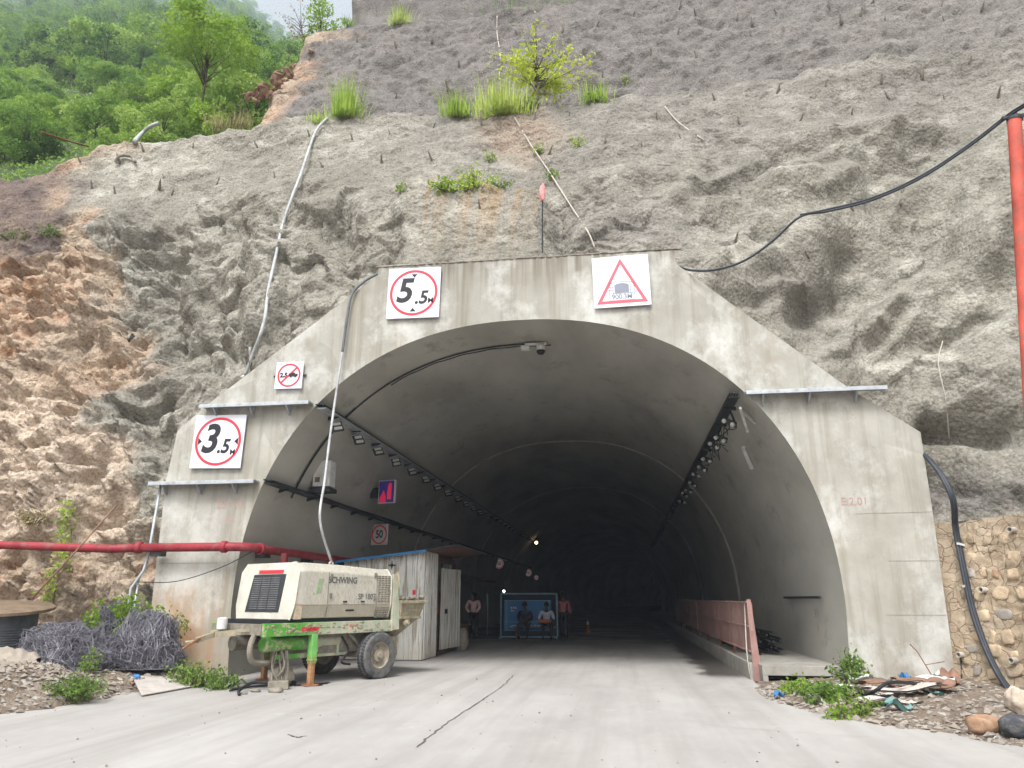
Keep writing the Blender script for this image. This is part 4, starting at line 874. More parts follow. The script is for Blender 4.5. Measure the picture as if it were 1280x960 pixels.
# drawbar
m = MB(); m.bar((-.5, .4, .95), (-1.0, .75, .9), .09, .1); m.bar((-.5, 1.2, .95), (-1.0, .85, .9), .09, .1); m.bar((-1.0, .8, .9), (-1.3, .8, .82), .08, .08); m.tube([(-1.3+.09*math.cos(a)-.08, .8+.09*math.sin(a), .8) for a in np.linspace(0, 6.3, 14)], .025, 6); tb(m, 'drawbar', 'hopper')
m = MB(); m.tube(smooth_path([(-.5, .3, .92), (-.62, .25, .75), (-.6, .25, .52), (-.4, .3, .42), (.1, .35, .42)]), .05, 8); tb(m, 'delivery_pipe', 'grime', smooth='auto'); m = MB(); m.tube(smooth_path([(-1.3, .7, .85), (-1.45, .65, .8), (-1.6, .7, .7)]), .02, 6); tb(m, 'safety_chain', 'rust'); m = MB(); m.box((-.62, .55, .92), (.26, .34, .05)); tb(m, 'step_plate', 'grime')
m = MB(); m.lathe((-.72, 1.0, .98), (0, 0, 1), [(.09, 0), (.09, .18), (.04, .2), (0, .2)], 14); tb(m, 'canister', 'scrap_white', smooth='auto')
for (x, y) in [(.55, .05), (.62, 1.5)]:
    m = MB(); m.box((x, y, .62), (.12, .12, .5)); m.box((x, y, .22), (.095, .095, .4)); m.box((x, y, .43), (.14, .14, .03)); lg = tb(m, 'support_leg', 'leg_paint', bevel=.006)
    m = MB(); m.lathe((x, y, .004), (0, 0, 1), [(.16, 0), (.15, .015), (.06, .025), (0, .025)], 16); tb(m, 'foot_plate', 'rust', lg)
def wheel(y, sgn):
    w = bpy.data.objects.new('wheel', None); col.objects.link(w); w.parent = TR; w.location = (2.08, y, .43)
    prof = [(.25, -.11), (.33, -.125), (.40, -.12), (.428, -.095), (.432, 0), (.428, .095), (.40, .12), (.33, .125), (.25, .11)]
    m = MB(); m.lathe((0, 0, 0), (0, 1, 0), prof, 48, 0, False); ty = m.build('tyre', 'tyre', w, local=True, smooth='auto')
    m = MB()
    for k in range(44):
        a = 2*math.pi*k/44; q = Matrix.Rotation(a, 3, 'Y')
        for s_ in (-1, 1): m.box(q@Vector((.433, s_*.052, 0)), (.014, .07, .04), q@Matrix.Rotation(s_*.4, 3, 'X'))
    m.build('tread', 'tread', ty, local=True)
    m = MB(); m.lathe((0, 0, 0), (0, sgn, 0), [(.252, -.1), (.252, .10), (.235, .105), (.22, .05), (.17, .02), (.13, .03), (.12, .07), (.06, .08), (.055, .12), (0, .12)], 32)
    for k in range(8):
        a = 2*math.pi*k/8; m.lathe((.15*math.cos(a), sgn*.02, .15*math.sin(a)), (0, sgn, 0), [(.016, 0), (.016, .035), (0, .035)], 6)
    m.build('rim', 'rim', w, local=True, smooth='auto')
wheel(-.02, -1); wheel(1.62, 1)
m = MB(); m.tube([(2.08, -.0, .43), (2.08, 1.6, .43)], .05, 10); tb(m, 'axle', 'grime')
# hopper at the rear
m = MB(); H0 = [(2.62, -.12, 1.46), (3.35, -.12, 1.46), (3.35, 1.6, 1.46), (2.62, 1.6, 1.46)]; H1 = [(2.68, -.04, 1.12), (3.25, -.04, 1.12), (3.25, 1.55, 1.12), (2.68, 1.55, 1.12)]; H2 = [(2.72, .3, .75), (2.95, .3, .75), (2.95, 1.3, .75), (2.72, 1.3, .75)]
H0i = [(x+(.04 if x < 2.9 else -.04), y+(.04 if y < .5 else -.04), z) for x, y, z in H0]; Hb = [(x, y, 1.3) for x, y, z in H0i]
m.add(H0+H1+H2+H0i+Hb, [(i, (i+1) % 4, 4+(i+1) % 4, 4+i) for i in range(4)]+[(4+i, 4+(i+1) % 4, 8+(i+1) % 4, 8+i) for i in range(4)]+[(8, 9, 10, 11)]+[(12+i, 12+(i+1) % 4, (i+1) % 4, i) for i in range(4)]+[(16+i, 16+(i+1) % 4, 12+(i+1) % 4, 12+i) for i in range(4)]+[(16, 17, 18, 19)])
m.box((2.98, -.13, 1.43), (.8, .05, .06)); m.box((2.96, -.05, 1.12), (.62, .05, .05)); hp = tb(m, 'hopper', 'hopper', bevel=.01)
m = MB()
for k in range(40): rr2 = random.Random(k); m.blob((rr2.uniform(2.7, 3.3), rr2.uniform(-.08, 1.5), 1.47+rr2.uniform(0, .07)), (.14, .14, .1), k, .4, 5)
tb(m, 'grate_crust', 'grime', hp, smooth=True)
m = MB(); m.prism([(2.46, .88), (2.66, .9), (2.64, 1.4), (2.6, 1.62), (2.56, 1.96), (2.46, 1.98)], (0, .02, 0), (1, 0, 0), (0, 0, 1), .05); tb(m, 'hopper_side_plate', 'trailer_green')
m = MB(); m.blob((2.72, .2, 1.7), (.1, .3, .6), 4, .4, 8); m.blob((2.68, .4, 1.1), (.3, .7, .7), 6, .3, 8); m.blob((2.7, .5, .7), (.26, .6, .5), 9, .4, 8); m.lathe((2.85, -.01, 1.02), (0, -1, 0), [(.08, 0), (.08, .05), (.04, .06), (.04, .1), (0, .1)], 14); tb(m, 'outlet_housing', 'hopper', smooth='auto')
m = MB(); m.tube([(2.72, .25, .75), (2.75, .22, .4), (2.7, .25, .3)], [.12, .1, .08], 10); tb(m, 'outlet_pipe', 'hopper', smooth='auto'); m = MB(); m.tube(smooth_path([(1.4, .25, .8), (1.5, .15, .55), (1.3, .1, .35), (1.6, .2, .28)]), .02, 6); tb(m, 'hydraulic_hose', 'black', smooth=True)
m = MB()
for k in range(9):
    r2 = random.Random(k+50); x = .02+r2.uniform(-.1, .1); m.tube(smooth_path([(x, .3+r2.uniform(-.1, .1), .62), (x-.05+r2.uniform(-.1, .1), .15+r2.uniform(-.1, .1), .35), (x-.15+r2.uniform(-.1, .1), .1+r2.uniform(-.1, .1), .1)], 4), .02, 5)
tb(m, 'hose_bundle', 'grime', smooth=True)
MBT = Matrix.Translation(TR.location)@Matrix.Rotation(R(62), 4, 'Z')
def T(x, y, z): return MBT@Vector((x, y, z))
# things under and beside it
t = thing('wooden_block', T(-.15, .05, 0), 'dark timber block with grease under the pump hoses', 'block'); m = MB(); c = T(-.15, .02, .07); m.box(c, (.34, .22, .14), Matrix.Rotation(R(20), 3, 'Z')); m.build('timber', 'grime', t, bevel=.015)
t = thing('stone_chock', T(.45, .75, 0), 'pale broken stone lying under the pump trailer', 'stone'); m = MB(); m.blob(T(.45, .75, .14), (.45, .4, .36), 3, .35, 10); m.build('stone', 'stone_c', t, smooth=True)
t = thing('ground_hose', T(-.7, .0, 0), 'black hose lying curled on the road in front of the trailer', 'hose'); m = MB(); m.tube(smooth_path([(*T(-1.1, -.25, .03),), T(-.85, .1, .05), T(-.5, .25, .12), T(-.2, .1, .1), T(.15, .2, .03), T(.5, .4, .03), T(.55, .7, .05), T(.35, .9, .2)], 8), .026, 8); m.tube(smooth_path([T(-.9, .3, .03), T(-.4, .5, .03), T(.1, .4, .03)], 6), .02, 8); m.build('rubber_hose', 'black', t, smooth=True)
for k, (x, y, s) in enumerate([(-.45, -.3, .16), (-.62, .0, .1), (-.3, -.22, .08), (-.9, -.1, .07)]):
    t = thing('rubble_lump', T(x, y, 0), 'dark broken lump on the road by the trailer drawbar', 'rubble', 'broken lumps beside the trailer'); m = MB(); m.blob(T(x, y, s*.2), (s*1.6, s, s*.7), k+20, .4, 7); m.build('lump', 'grime', t, smooth=True)
# oil stain under the leg
m = MB(); p = []
for k in range(24): a = 2*math.pi*k/24; rd = .3*(1+.25*math.sin(3*a+1)+.15*math.sin(7*a)); p.append(T(.65+rd*1.15*math.cos(a), .1+rd*.7*math.sin(a), .0035))
m.add(p, [tuple(range(24))]); m.build('road_stain', 'black', kind='structure')
# hanging hose from portal corner to the trailer
t = thing('supply_hose', P(440, 365, 14.4), 'grey hose hanging over the portal face down to the trailer', 'hose')
pts = [P(472, 342, 14.9), P(455, 352, 14.55), P(441, 366, 14.42), P(435, 390, 14.4), P(428, 440, 14.38), P(419, 500, 14.3), P(412, 550, 14.15), P(406, 600, 13.9), P(400, 650, 13.6), T(1.06, .3, 2.2)]
m = MB(); m.tube(smooth_path(pts, 6), .026, 8); m.build('hose', 'hose', t, smooth=True)
m = MB(); m.tube(smooth_path(pts[:5], 6), .03, 8); m.build('dark_sleeve', 'hose_dark', t, smooth=True)

# ------------------------------------------------------------------ shed
sh = thing('guard_shed', (-6.2, 20.5, 0), 'white corrugated metal shed with a blue edged roof inside the tunnel', 'shed')
x0, x1, y0, y1 = -7.25, -5.08, 19.1, 22.6
def corr(name, a, b, z0, za, zb, mat, parent, pitch=.11, d=.02, flat=.6):
    a = Vector(a); b = Vector(b); L = (b-a).length; r = (b-a)/L; w = r.cross(UZ); n = max(2, int(L/pitch)); pts = []
    for i in range(n):
        s0 = i*L/n; p_ = L/n
        pts += [(s0, 0), (s0+p_*flat, 0), (s0+p_*(flat+.1), d), (s0+p_*.9, d)]
    pts.append((L, 0)); vs = []; fs = []
    for s_, o in pts:
        q = a+r*s_+w*o; zt = za+(zb-za)*s_/L; vs += [(q.x, q.y, z0), (q.x, q.y, zt)]
    fs = [(2*i, 2*i+2, 2*i+3, 2*i+1) for i in range(len(pts)-1)]
    return MB().add(vs, fs).build(name, mat, parent)
corr('front_wall', (x0, y0, 0), (x1, y0, 0), .02, 2.42, 2.68, 'shed', sh, .2, .018, .75)
corr('side_wall', (x1, y0, 0), (x1, y0+1.35, 0), .02, 2.68, 2.68, 'shed', sh, .16, .03, .5)
corr('back_wall', (x1, y1, 0), (x0, y1, 0), .02, 2.68, 2.42, 'shed', sh)
corr('side_wall', (x0, y1, 0), (x0, y0, 0), .02, 2.42, 2.42, 'shed', sh)
m = MB(); m.box((x1, y0+1.42, 1.32), (.08, .1, 2.6)); m.box((x1, y1-.05, 1.32), (.08, .1, 2.6)); m.box((x1, (y0+1.4+y1)/2, 2.56), (.08, y1-y0-1.4, .16)); m.box((x1, (y0+1.4+y1)/2, .08), (.08, y1-y0-1.4, .1)); m.build('door_frame', 'brown_frame', sh)
d = corr('door', (x1+.02, y0+1.75, 0), (x1+.22, y1-.1, 0), .15, 2.32, 2.32, 'shed', sh, .22, .015, .7)
m = MB(); m.box((x1+.1, y0+2.15, 1.15), (.06, .12, .12)); m.build('handle', 'sign_black', d); 
m = MB(); m.box((x1+.035, y0+1.36, 1.2), (.05, .1, .12)); m.build('latch', 'rust', sh)
m = MB(); n = 46; vs = []
for i in range(n+1):
    yq = y0-.25+(y1-y0+.5)*i/n; dz = .018*math.sin(i*2.1)
    for x in (x0-.25, x1+.0, x1+.95): vs.append((x, yq, 2.44+(x-x0)*.12+dz))
k0 = len(vs); vs += [(x, y, z-.012) for x, y, z in vs]
m.add(vs, [f for i in range(n) for j in range(2) for f in [(i*3+j, i*3+j+1, i*3+4+j, i*3+3+j), (k0+i*3+j, k0+i*3+3+j, k0+i*3+4+j, k0+i*3+j+1)]]); m.mi = [0 if i % 2 == 0 else 1 for i in range(len(m.f))]; rf = m.build('roof', ['blue_roof', 'brown_frame'], sh)
m = MB(); m.bar((x0-.25, y0-.26, 2.40), (x1+.1, y0-.26, 2.68), .02, .06); m.build('roof_edge', 'blue', rf)
m = MB(); st = []
for k in range(8): a = math.pi*k/4; rd = .12 if k % 2 == 0 else .035; st.append((rd*math.cos(a), rd*math.sin(a)))
m.prism(st, (-5.95, y0-.024, 2.33), RX, UZ, .003); m.build('star_mark', 'sign_black', sh)
m = MB(); m.box((-5.33, y0-.024, 1.65), (.08, .004, .12)); m.build('red_sticker', 'sign_red', sh)
t = thing('tarp_bundle', (-5.0, 23.5, 0), 'grey tarpaulin bundle slumped behind the shed door', 'bundle'); m = MB(); m.blob((-4.95, 23.3, .25), (.4, .6, .7), 2, .35, 10); m.build('tarp', 'canvas', t, smooth=True)
t = thing('stool_bench', (-6.6, 30.2, 0), 'low dark wooden bench behind the shed', 'bench'); m = MB(); m.box((-6.7, 30.3, .5), (1.3, .4, .05)); m.build('seat', 'wood', t)
for x in (-7.2, -6.2): m = MB(); m.box((x, 30.3, .24), (.06, .36, .48)); m.build('leg', 'wood', t)
t = thing('blue_drum', (-6.4, 29.3, 0), 'small blue plastic drum on the floor by the bench', 'drum'); m = MB(); m.lathe((-6.5, 29.2, 0), (0, 0, 1), [(.16, 0), (.18, .1), (.18, .3), (.14, .36), (0, .36)], 18); m.build('drum_body', 'blue', t, smooth='auto')
m = MB(); m.lathe((-6.5, 29.2, .36), (0, 0, 1), [(.05, 0), (.05, .04), (0, .04)], 12); m.build('cap', 'scrap_white', t)

# ------------------------------------------------------------------ board, lamps, people
bd = thing('notice_board', (-3.7, 30, 0), 'blue notice board in a pale metal frame behind the seated men', 'board')
bl0, br0 = P(626, 797, 30), P(697, 797, 30); xl, xr = bl0[0], br0[0]; zt = 1.68
m = MB()
for (a, b) in [((xl, .06), (xr, .06)), ((xl, zt), (xr, zt)), ((xl, .0), (xl, zt)), ((xr, .0), (xr, zt))]: m.bar((a[0], 30, a[1]), (b[0], 30, b[1]), .05, .05)
m.bar((xl, 29.6, .03), (xl, 30.4, .03), .05, .05); m.bar((xr, 29.6, .03), (xr, 30.4, .03), .05, .05); m.build('frame', 'board_frame', bd)
m = MB(); m.box(((xl+xr)/2, 30.03, .87), (xr-xl-.1, .02, 1.56)); m.build('backing_sheet', 'cloth_navy', bd)
m = MB(); m.box(((xl+xr)/2-.05, 30.0, .86), (1.85, .03, 1.15)); m.build('blue_panel', 'blue', bd)
m = MB(); m.box(((xl+xr)/2-.05, 29.98, .62), (1.85, .01, .02)); m.box(((xl+xr)/2-.05, 29.98, .3), (1.85, .01, .02)); m.box(((xl+xr)/2-.05, 29.98, 1.42), (1.85, .01, .025)); m.box((xl+.22, 29.98, .86), (.025, .01, 1.15)); m.box((xr-.32, 29.98, .86), (.025, .01, 1.15)); m.build('border', 'board_frame', bd)
m = MB(); rr = random.Random(4)
for (xa, n_, z, s) in [(xl+.42, 3, 1.15, .1), (xl+.42, 3, 1.03, .06), (xl+.4, 4, .45, .08), (xl+.95, 11, .45, .08)]:
    for k in range(n_): m.box((xa+k*s*.85, 29.978, z+rr.uniform(-.01, .01)), (s*.5, .006, s*rr.uniform(.6, 1.2)))
m.build('faded_lettering', 'cloth_white', bd)
t = thing('seat_bench', (-3.4, 29.65, 0), 'low plank bench the two seated men share', 'bench'); m = MB(); m.box((-3.45, 29.7, .44), (1.7, .32, .05)); m.build('seat', 'wood', t)
for x in (-4.15, -2.75): m = MB(); m.box((x, 29.7, .21), (.06, .28, .42)); m.build('leg', 'wood', t)
def lamp(name, loc, label, mat, r, body='dark_metal'):
    t = thing(name, loc, label, 'lamp'); c = Vector(loc); m = MB(); m.lathe(c, (0, -1, -.3), [(0, 0), (r, .01), (r*.9, .05), (0, .08)], 16); m.build('bulb', mat, t, smooth=True)
    m = MB(); m.lathe(c, (0, 1, .3), [(r*1.1, -.01), (r*1.1, .05), (r*.5, .15), (0, .15)], 16); m.bar(c+Vector((0, .1, 0)), c+Vector((0, .1, .35)), .03, .03); m.build('housing', body, t, smooth='auto'); return t
lamp('tunnel_lamp', (-6.0, 53, 5.3), 'lit warm lamp glowing deep inside the tunnel', 'lamp_warm', .1)
lamp('work_lamp', (xl+.12, 30, 1.78), 'small white work lamp lit above the notice board corner', 'lamp_cool', .045)
t = thing('tube_lamp', (-5.6, 33, 0), 'pale upright tube lamp beside the man in pink', 'lamp'); m = MB(); m.tube([(-5.9, 33, 1.2), (-5.9, 33, 1.65)], .035, 8); m.build('tube', 'glass_lamp', t); m = MB(); m.tube([(-5.9, 33.05, 0), (-5.9, 33.05, 1.7)], .02, 8); m.build('stand', 'steel', t)
t = thing('traffic_cone', (-1.55, 36, 0), 'small orange cone with a white collar in the dark roadway', 'cone'); q = G(735, 790); m = MB(); m.lathe((q[0], q[1], 0), (0, 0, 1), [(.2, 0), (.2, .03), (.13, .04), (.03, .72), (0, .72)], 18); m.build('cone_body', 'plastic_orange', t, smooth='auto'); m = MB(); m.lathe((q[0], q[1], .42), (0, 0, 1), [(.083, 0), (.058, .16)], 18); m.build('collar', 'white', t, smooth=True)
t.location = (q[0], q[1], 0); t.scale = (.7, .7, .8)
for ch in t.children:
    for v in ch.data.vertices: v.co -= Vector((q[0]+1.55, q[1]-36, 0))

def skinned(name, joints, edges, mat, parent, root=0, sub=2, head=None):
    me = bpy.data.meshes.new(name); me.from_pydata([j[0] for j in joints], edges, []); o = bpy.data.objects.new(name, me); col.objects.link(o)
    sm = o.modifiers.new('s', 'SKIN'); sm.use_smooth_shade = True; sm.branch_smoothing = .6
    for i, j in enumerate(joints): me.skin_vertices[0].data[i].radius = (j[1], j[2] if len(j) > 2 else j[1]); me.skin_vertices[0].data[i].use_root = (i == root)
    o.modifiers.new('b', 'SUBSURF').levels = sub; o.modifiers['b'].render_levels = sub
    dg = bpy.context.evaluated_depsgraph_get(); dg.update(); nm = bpy.data.meshes.new_from_object(o.evaluated_get(dg)); bpy.data.objects.remove(o); nm.materials.clear(); nm.materials.append(MAT[mat]); nm.name = name
    return link(name, nm, parent)
def person(loc, rz, label, pose, shirt, trousers, lean=0., hands='front', extra=None):
    t = thing('person', loc, label, 'person', None, rz); V = Vector
    # local: faces -y, x to its left; pelvis height
    if pose == 'stand': pz = .93; hip = [V((s*.1, 0, .9)) for s in (-1, 1)]; knee = [V((s*.12, -.01, .5)) for s in (-1, 1)]; ank = [V((s*.13, .02, .09)) for s in (-1, 1)]
    else: pz = .55; hip = [V((s*.1, 0, .54)) for s in (-1, 1)]; knee = [V((s*.17, -.43, .53)) for s in (-1, 1)]; ank = [V((s*.15, -.44, .09)) for s in (-1, 1)]
    L = lambda z: -lean*(z-pz)
    pel = V((0, 0, pz)); ch = V((0, L(pz+.35), pz+.33)); nb = V((0, L(pz+.5), pz+.53)); hb = V((0, L(pz+.55)-.02, pz+.61)); hc = V((0, L(pz+.66)-.045*(1+3*lean), pz+.70)); ht = V((0, L(pz+.74)-.03*(1+3*lean), pz+.79))
    shd = [V((s*.2, L(pz+.47), pz+.47)) for s in (-1, 1)]
    if hands == 'back': elb = [V((s*.29, .1, pz+.2)) for s in (-1, 1)]; wr = [V((s*.09, .17, pz-.0)) for s in (-1, 1)]
    elif hands == 'lap': elb = [V((s*.28, L(pz+.2)-.02, pz+.2)) for s in (-1, 1)]; wr = [V((s*.09, -.3, pz+.14)) for s in (-1, 1)]
    else: elb = [V((s*.27, .02, pz+.2)) for s in (-1, 1)]; wr = [V((s*.27, -.08, pz-.06)) for s in (-1, 1)]
    J = [(pel, .13, .1), (ch, .15, .1), (nb, .055), (hb, .052), (hc, .088, .1), (ht, .06, .07)]; Ed = [(0, 1), (1, 2), (2, 3), (3, 4), (4, 5)]
    for k, s in enumerate((-1, 1)):
        b = len(J); hd = wr[k]+(wr[k]-elb[k]).normalized()*.07
        J += [(shd[k], .06), (elb[k], .042), (wr[k], .03), (hd, .032, .02)]; Ed += [(1, b), (b, b+1), (b+1, b+2), (b+2, b+3)]
        fd = (wr[k]-elb[k]).normalized(); side = V((-s, 0, 0)); perp = fd.cross(V((1, 0, 0))).normalized()
        for q_, (o_, ln) in enumerate([(-.027, .065), (-.009, .078), (.009, .074), (.027, .058)]):
            f0 = len(J); J += [(hd+perp*o_+fd*.02, .009), (hd+perp*o_*1.1+fd*(.02+ln*.55)+side*.012, .0085), (hd+perp*o_*1.1+fd*(.02+ln)+side*.03, .007)]; Ed += [(b+3, f0), (f0, f0+1), (f0+1, f0+2)]
        f0 = len(J); J += [(wr[k]+fd*.04+perp*-.035+side*.01, .011), (wr[k]+fd*.085+perp*-.05+side*.03, .009)]; Ed += [(b+3, f0), (f0, f0+1)]
        b = len(J); J += [(hip[k], .095), (knee[k], .058), (ank[k], .042), (V((ank[k].x, ank[k].y-.08, .05)), .045, .035), (V((ank[k].x, ank[k].y-.18, .035)), .035, .025)]; Ed += [(0, b), (b, b+1), (b+1, b+2), (b+2, b+3), (b+3, b+4)]
    body = skinned('body', J, Ed, 'skin', t)
    # face and hair
    m = MB(); m.blob(hc+V((0, .02, .035)), (.2, .22, .2), 3, .06, 10); m.build('hair', 'hair', t, smooth=True, local=True)
    m = MB(); m.blob(hc+V((0, -.105, -.015)), (.032, .045, .05), 1, .02, 6)
    for s in (-1, 1): m.blob(hc+V((s*.096, .01, -.01)), (.02, .05, .065), 2, .02, 6)
    m.build('face_feature', 'skin', t, smooth=True, local=True)
    m = MB()
    for s in (-1, 1): m.blob(hc+V((s*.034, -.09, .015)), (.026, .02, .014), 1, .0, 6)
    m.box(hc+V((0, -.093, -.05)), (.045, .012, .008)); m.build('eye', 'hair', t, smooth=True, local=True)
    S_ = [(pel+V((0, 0, -.02)), .165, .135), (V((0, L(pz+.18), pz+.17)), .16, .13), (ch, .175, .125), (V((0, L(pz+.47), pz+.47)), .09, .085)]; E_ = [(0, 1), (1, 2), (2, 3)]
    for k in range(2): b = len(S_); S_ += [(shd[k], .085), (elb[k], .066), (elb[k]+(wr[k]-elb[k])*(.85 if shirt != 'cloth_white' else .25), .052)]; E_ += [(2, b), (b, b+1), (b+1, b+2)]
    skinned('shirt', S_, E_, shirt, t)
    T_ = [(pel+V((0, 0, -.0)), .15, .12)]; E_ = []
    for k in range(2): b = len(T_); T_ += [(hip[k]+V((0, 0, -.02)), .112), (knee[k], .085), (ank[k]+V((0, 0, .0)), .068)]; E_ += [(0, b), (b, b+1), (b+1, b+2)]
    skinned('trousers', T_, E_, trousers, t)
    m = MB()
    for k in range(2): m.blob((ank[k].x, ank[k].y-.07, .045), (.1, .28, .1), k, .03, 8)
    m.build('shoe', 'black', t, smooth=True, local=True)
    return t
person((-6.0, 30.4, 0), R(175), 'standing man in a pale pink shirt seen from behind', 'stand', 'cloth_pink', 'cloth_dark', .0, 'back')
person((-3.82, 29.72, 0), R(-4), 'seated man in dark clothes in front of the blue board', 'sit', 'cloth_navy', 'cloth_dark', .12, 'lap')
pw = person((-3.0, 29.72, 0), R(8), 'seated man in a white shirt looking down at his hands', 'sit', 'cloth_white', 'cloth_dark', .28, 'lap')
person((-2.42, 30.7, 0), R(20), 'man in a dark maroon shirt standing behind the notice board', 'stand', 'cloth_maroon', 'cloth_dark', .0, 'side')
t = thing('orange_bag', (-3.05, 29.35, .6), 'orange cloth bundle on the lap of the man in white', 'bag'); m = MB(); m.blob((-3.05, 29.42, .66), (.5, .26, .16), 5, .2, 9); m.build('bundle', 'cloth_orange', t, smooth=True)

# ------------------------------------------------------------------ right: masonry wall, pole, cables
mw = thing('masonry_wall', (5.7, 14.3, 0), 'tan stone masonry retaining wall with drain pipes on the right', 'retaining wall')
w0, w1 = Vector((5.55, 14.3, -.1)), Vector((8.6, 8.7, -.1)); wd = (w1-w0); WL = wd.length; wd /= WL; wup = Vector((.15, .09, 1)).normalized(); wn = wup.cross(wd).normalized()
if wn.x > 0: wn = -wn
nc, nr = 240, 110; Vv = np.zeros((nr, nc, 3))
for i in range(nr):
    for j in range(nc): Vv[i, j] = w0+wd*(WL*j/(nc-1))+wup*(2.98*(1+.012*j/nc*1.0)*i/(nr-1))
Sm = Vv.reshape(-1, 3); dd = .035*fbm(Sm*1.6, 4)+.03*fbm(Sm*5, 4)+.025*facet(Sm*3.2, .5)[0]; Sm = Sm+np.array(wn)*dd[:, None]
mm = MB(); mm.add(Sm, grid_faces(nr, nc).tolist(), 0)
back = [w0+wup*2.98, w1+wup*3.02, w1+wup*3.02-wn*.7, w0+wup*2.98-wn*.7]; mm.add(back, [(0, 1, 2, 3)], 0)
rS = np.array([[(w0+wup*2.97*i/29).lerp(Vector((5.35, 15.0, 2.97*i/29-.1)), j/9) for j in range(10)] for i in range(30)]).reshape(-1, 3); rS = rS+np.array((0, -1, 0))*(.05*facet(rS*3, .6)[0]+.03*fbm(rS*5, 3))[:, None]*(np.tile(np.arange(10) > 0, 30))[:, None]; mm.add(rS, grid_faces(30, 10).tolist(), 0)
wob = mm.build('mortar_face', 'mortar', mw, smooth='auto')
m = MB(); rr = random.Random(21); qm = Matrix((wd, wup, wn)).transposed()
z = .16; row = 0
while z < 2.9:
    s = .12+.2*rr.random(); hgt = rr.uniform(.2, .3)
    while s < 6.2:
        wdt = rr.uniform(.14, .36)
        if rr.random() < .94: m.blob(w0+wd*(s+wdt/2)+wup*(z+rr.uniform(-.05, .05))+wn*-.016, (wdt*rr.uniform(.6, .95), hgt*rr.uniform(.5, .9), rr.uniform(.075, .11)), rr.randint(0, 999), .2, 10, rr.choice((0, 0, 0, 0, 0, 3, 3, 4, 1, 2)), qm@Matrix.Rotation(rr.uniform(-.25, .25), 3, 'Z'), .55)
        s += wdt+rr.uniform(.03, .12)
    z += hgt+.04
m.build('rubble_stone', ['stone_a', 'stone_b', 'stone_c', 'mortar', 'stone_d'], mw, smooth=True)
for (px, py) in [(1268, 662), (1232, 737), (1204, 818), (1270, 825)]:
    d = Vector(ray(px, py)); o = Vector(CAM); tt = (w0-o).dot(wn)/d.dot(wn); c = o+d*tt
    m = MB(); m.lathe(c-wn*.05, (wn+Vector((0, 0, -.15))), [(.04, 0), (.05, .0), (.05, .17), (.038, .17), (.036, .03), (0, .03)], 16); m.build('drain_pipe', 'pvc', mw, smooth='auto')
po = thing('red_pole', (5.98, 12.4, 0), 'tall leaning red steel pole at the right edge', 'pole')
p0, p1 = Vector((6.0, 12.5, -.1)), Vector((7.26, 12.5, 9.75))
m = MB(); m.tube([p0, p1], .112, 20); m.build('steel_tube', 'pole_red', po, smooth='auto')
m = MB(); m.lathe(p1-Vector((0, 0, .05)), (.1, 0, 1), [(.13, 0), (.13, .06), (.05, .1), (.05, .2), (0, .2)], 14); m.bar(p1+Vector((-.2, 0, .02)), p1+Vector((.2, 0, .05)), .05, .05); m.build('top_clamp', 'dark_metal', po)
t = thing('overhead_cable', P(862, 338, 14.6), 'black cable swinging from the portal top to the red pole', 'cable')
pts = [P(848, 333, 14.9), P(865, 338, 14.4), P(895, 337, 14.2), P(930, 326, 14), P(965, 302, 13.8), P(1000, 271, 13.6), P(1035, 264, 13.5), P(1090, 250, 13.3), P(1150, 223, 13), P(1210, 184, 12.8), p1+Vector((0, -.1, .08)), P(1330, 110, 11.5), P(1500, 20, 9)]
m = MB(); m.tube(smooth_path(pts, 6), .024, 8); m.tube([q+Vector((0, -.02, .035)) for q in smooth_path(pts[5:], 6)], .017, 6); m.build('sheath', 'cable', t, smooth=True)
t = thing('power_cable', P(1240, 800, 13.2), 'thick black twin cable looping down across the stone wall', 'cable')
def on_wall(px, py, out=.1):
    d = Vector(ray(px, py)); o = Vector(CAM); tt = (w0-o).dot(wn)/d.dot(wn); return o+d*tt+wn*out
pts = [P(1150, 566, 14.75), P(1160, 573, 14.5), P(1178, 595, 14.25), P(1192, 625, 14.1), on_wall(1202, 665, .12), on_wall(1210, 710), on_wall(1220, 760, .08), on_wall(1235, 805, .08), on_wall(1252, 840, .1), on_wall(1272, 866, .14), on_wall(1296, 888, .2)]
m = MB(); m.tube(smooth_path(pts, 6), .045, 10); m.tube([q+Vector((-.045, -.03, .01+.02*math.sin(i*.3))) for i, q in enumerate(smooth_path(pts, 6))], .032, 8); m.build('sheath', 'cable', t, smooth=True)
m = MB()
for px, py in [(1206, 682), (1214, 735)]: m.bar(on_wall(px, py, 0), on_wall(px, py, .18), .05, .04)
m.build('clip', 'scrap_white', t)
def boulder(name, px, py, d, mat, label, seed, amp=.15, sq=.85):
    q = G(px, py, .05); z = gz(q[0], q[1]); t = thing(name, (q[0], q[1], z), label, 'boulder'); m = MB(); m.blob((q[0], q[1], z+d[2]*.42), d, seed, amp, 12, 0, None, sq); m.build('stone', mat, t, smooth=True)
boulder('boulder', 1230, 914, (.34, .26, .22), 'boulder_brown', 'smooth brown boulder sitting at the edge of the road', 5, .16, .75)
boulder('boulder', 1276, 900, (.28, .3, .3), 'boulder_cream', 'cream coloured boulder at the right edge below the wall', 8, .38)
boulder('boulder', 1277, 920, (.36, .3, .24), 'boulder_dark', 'dark grey boulder lying in front of the cream one', 9, .25)
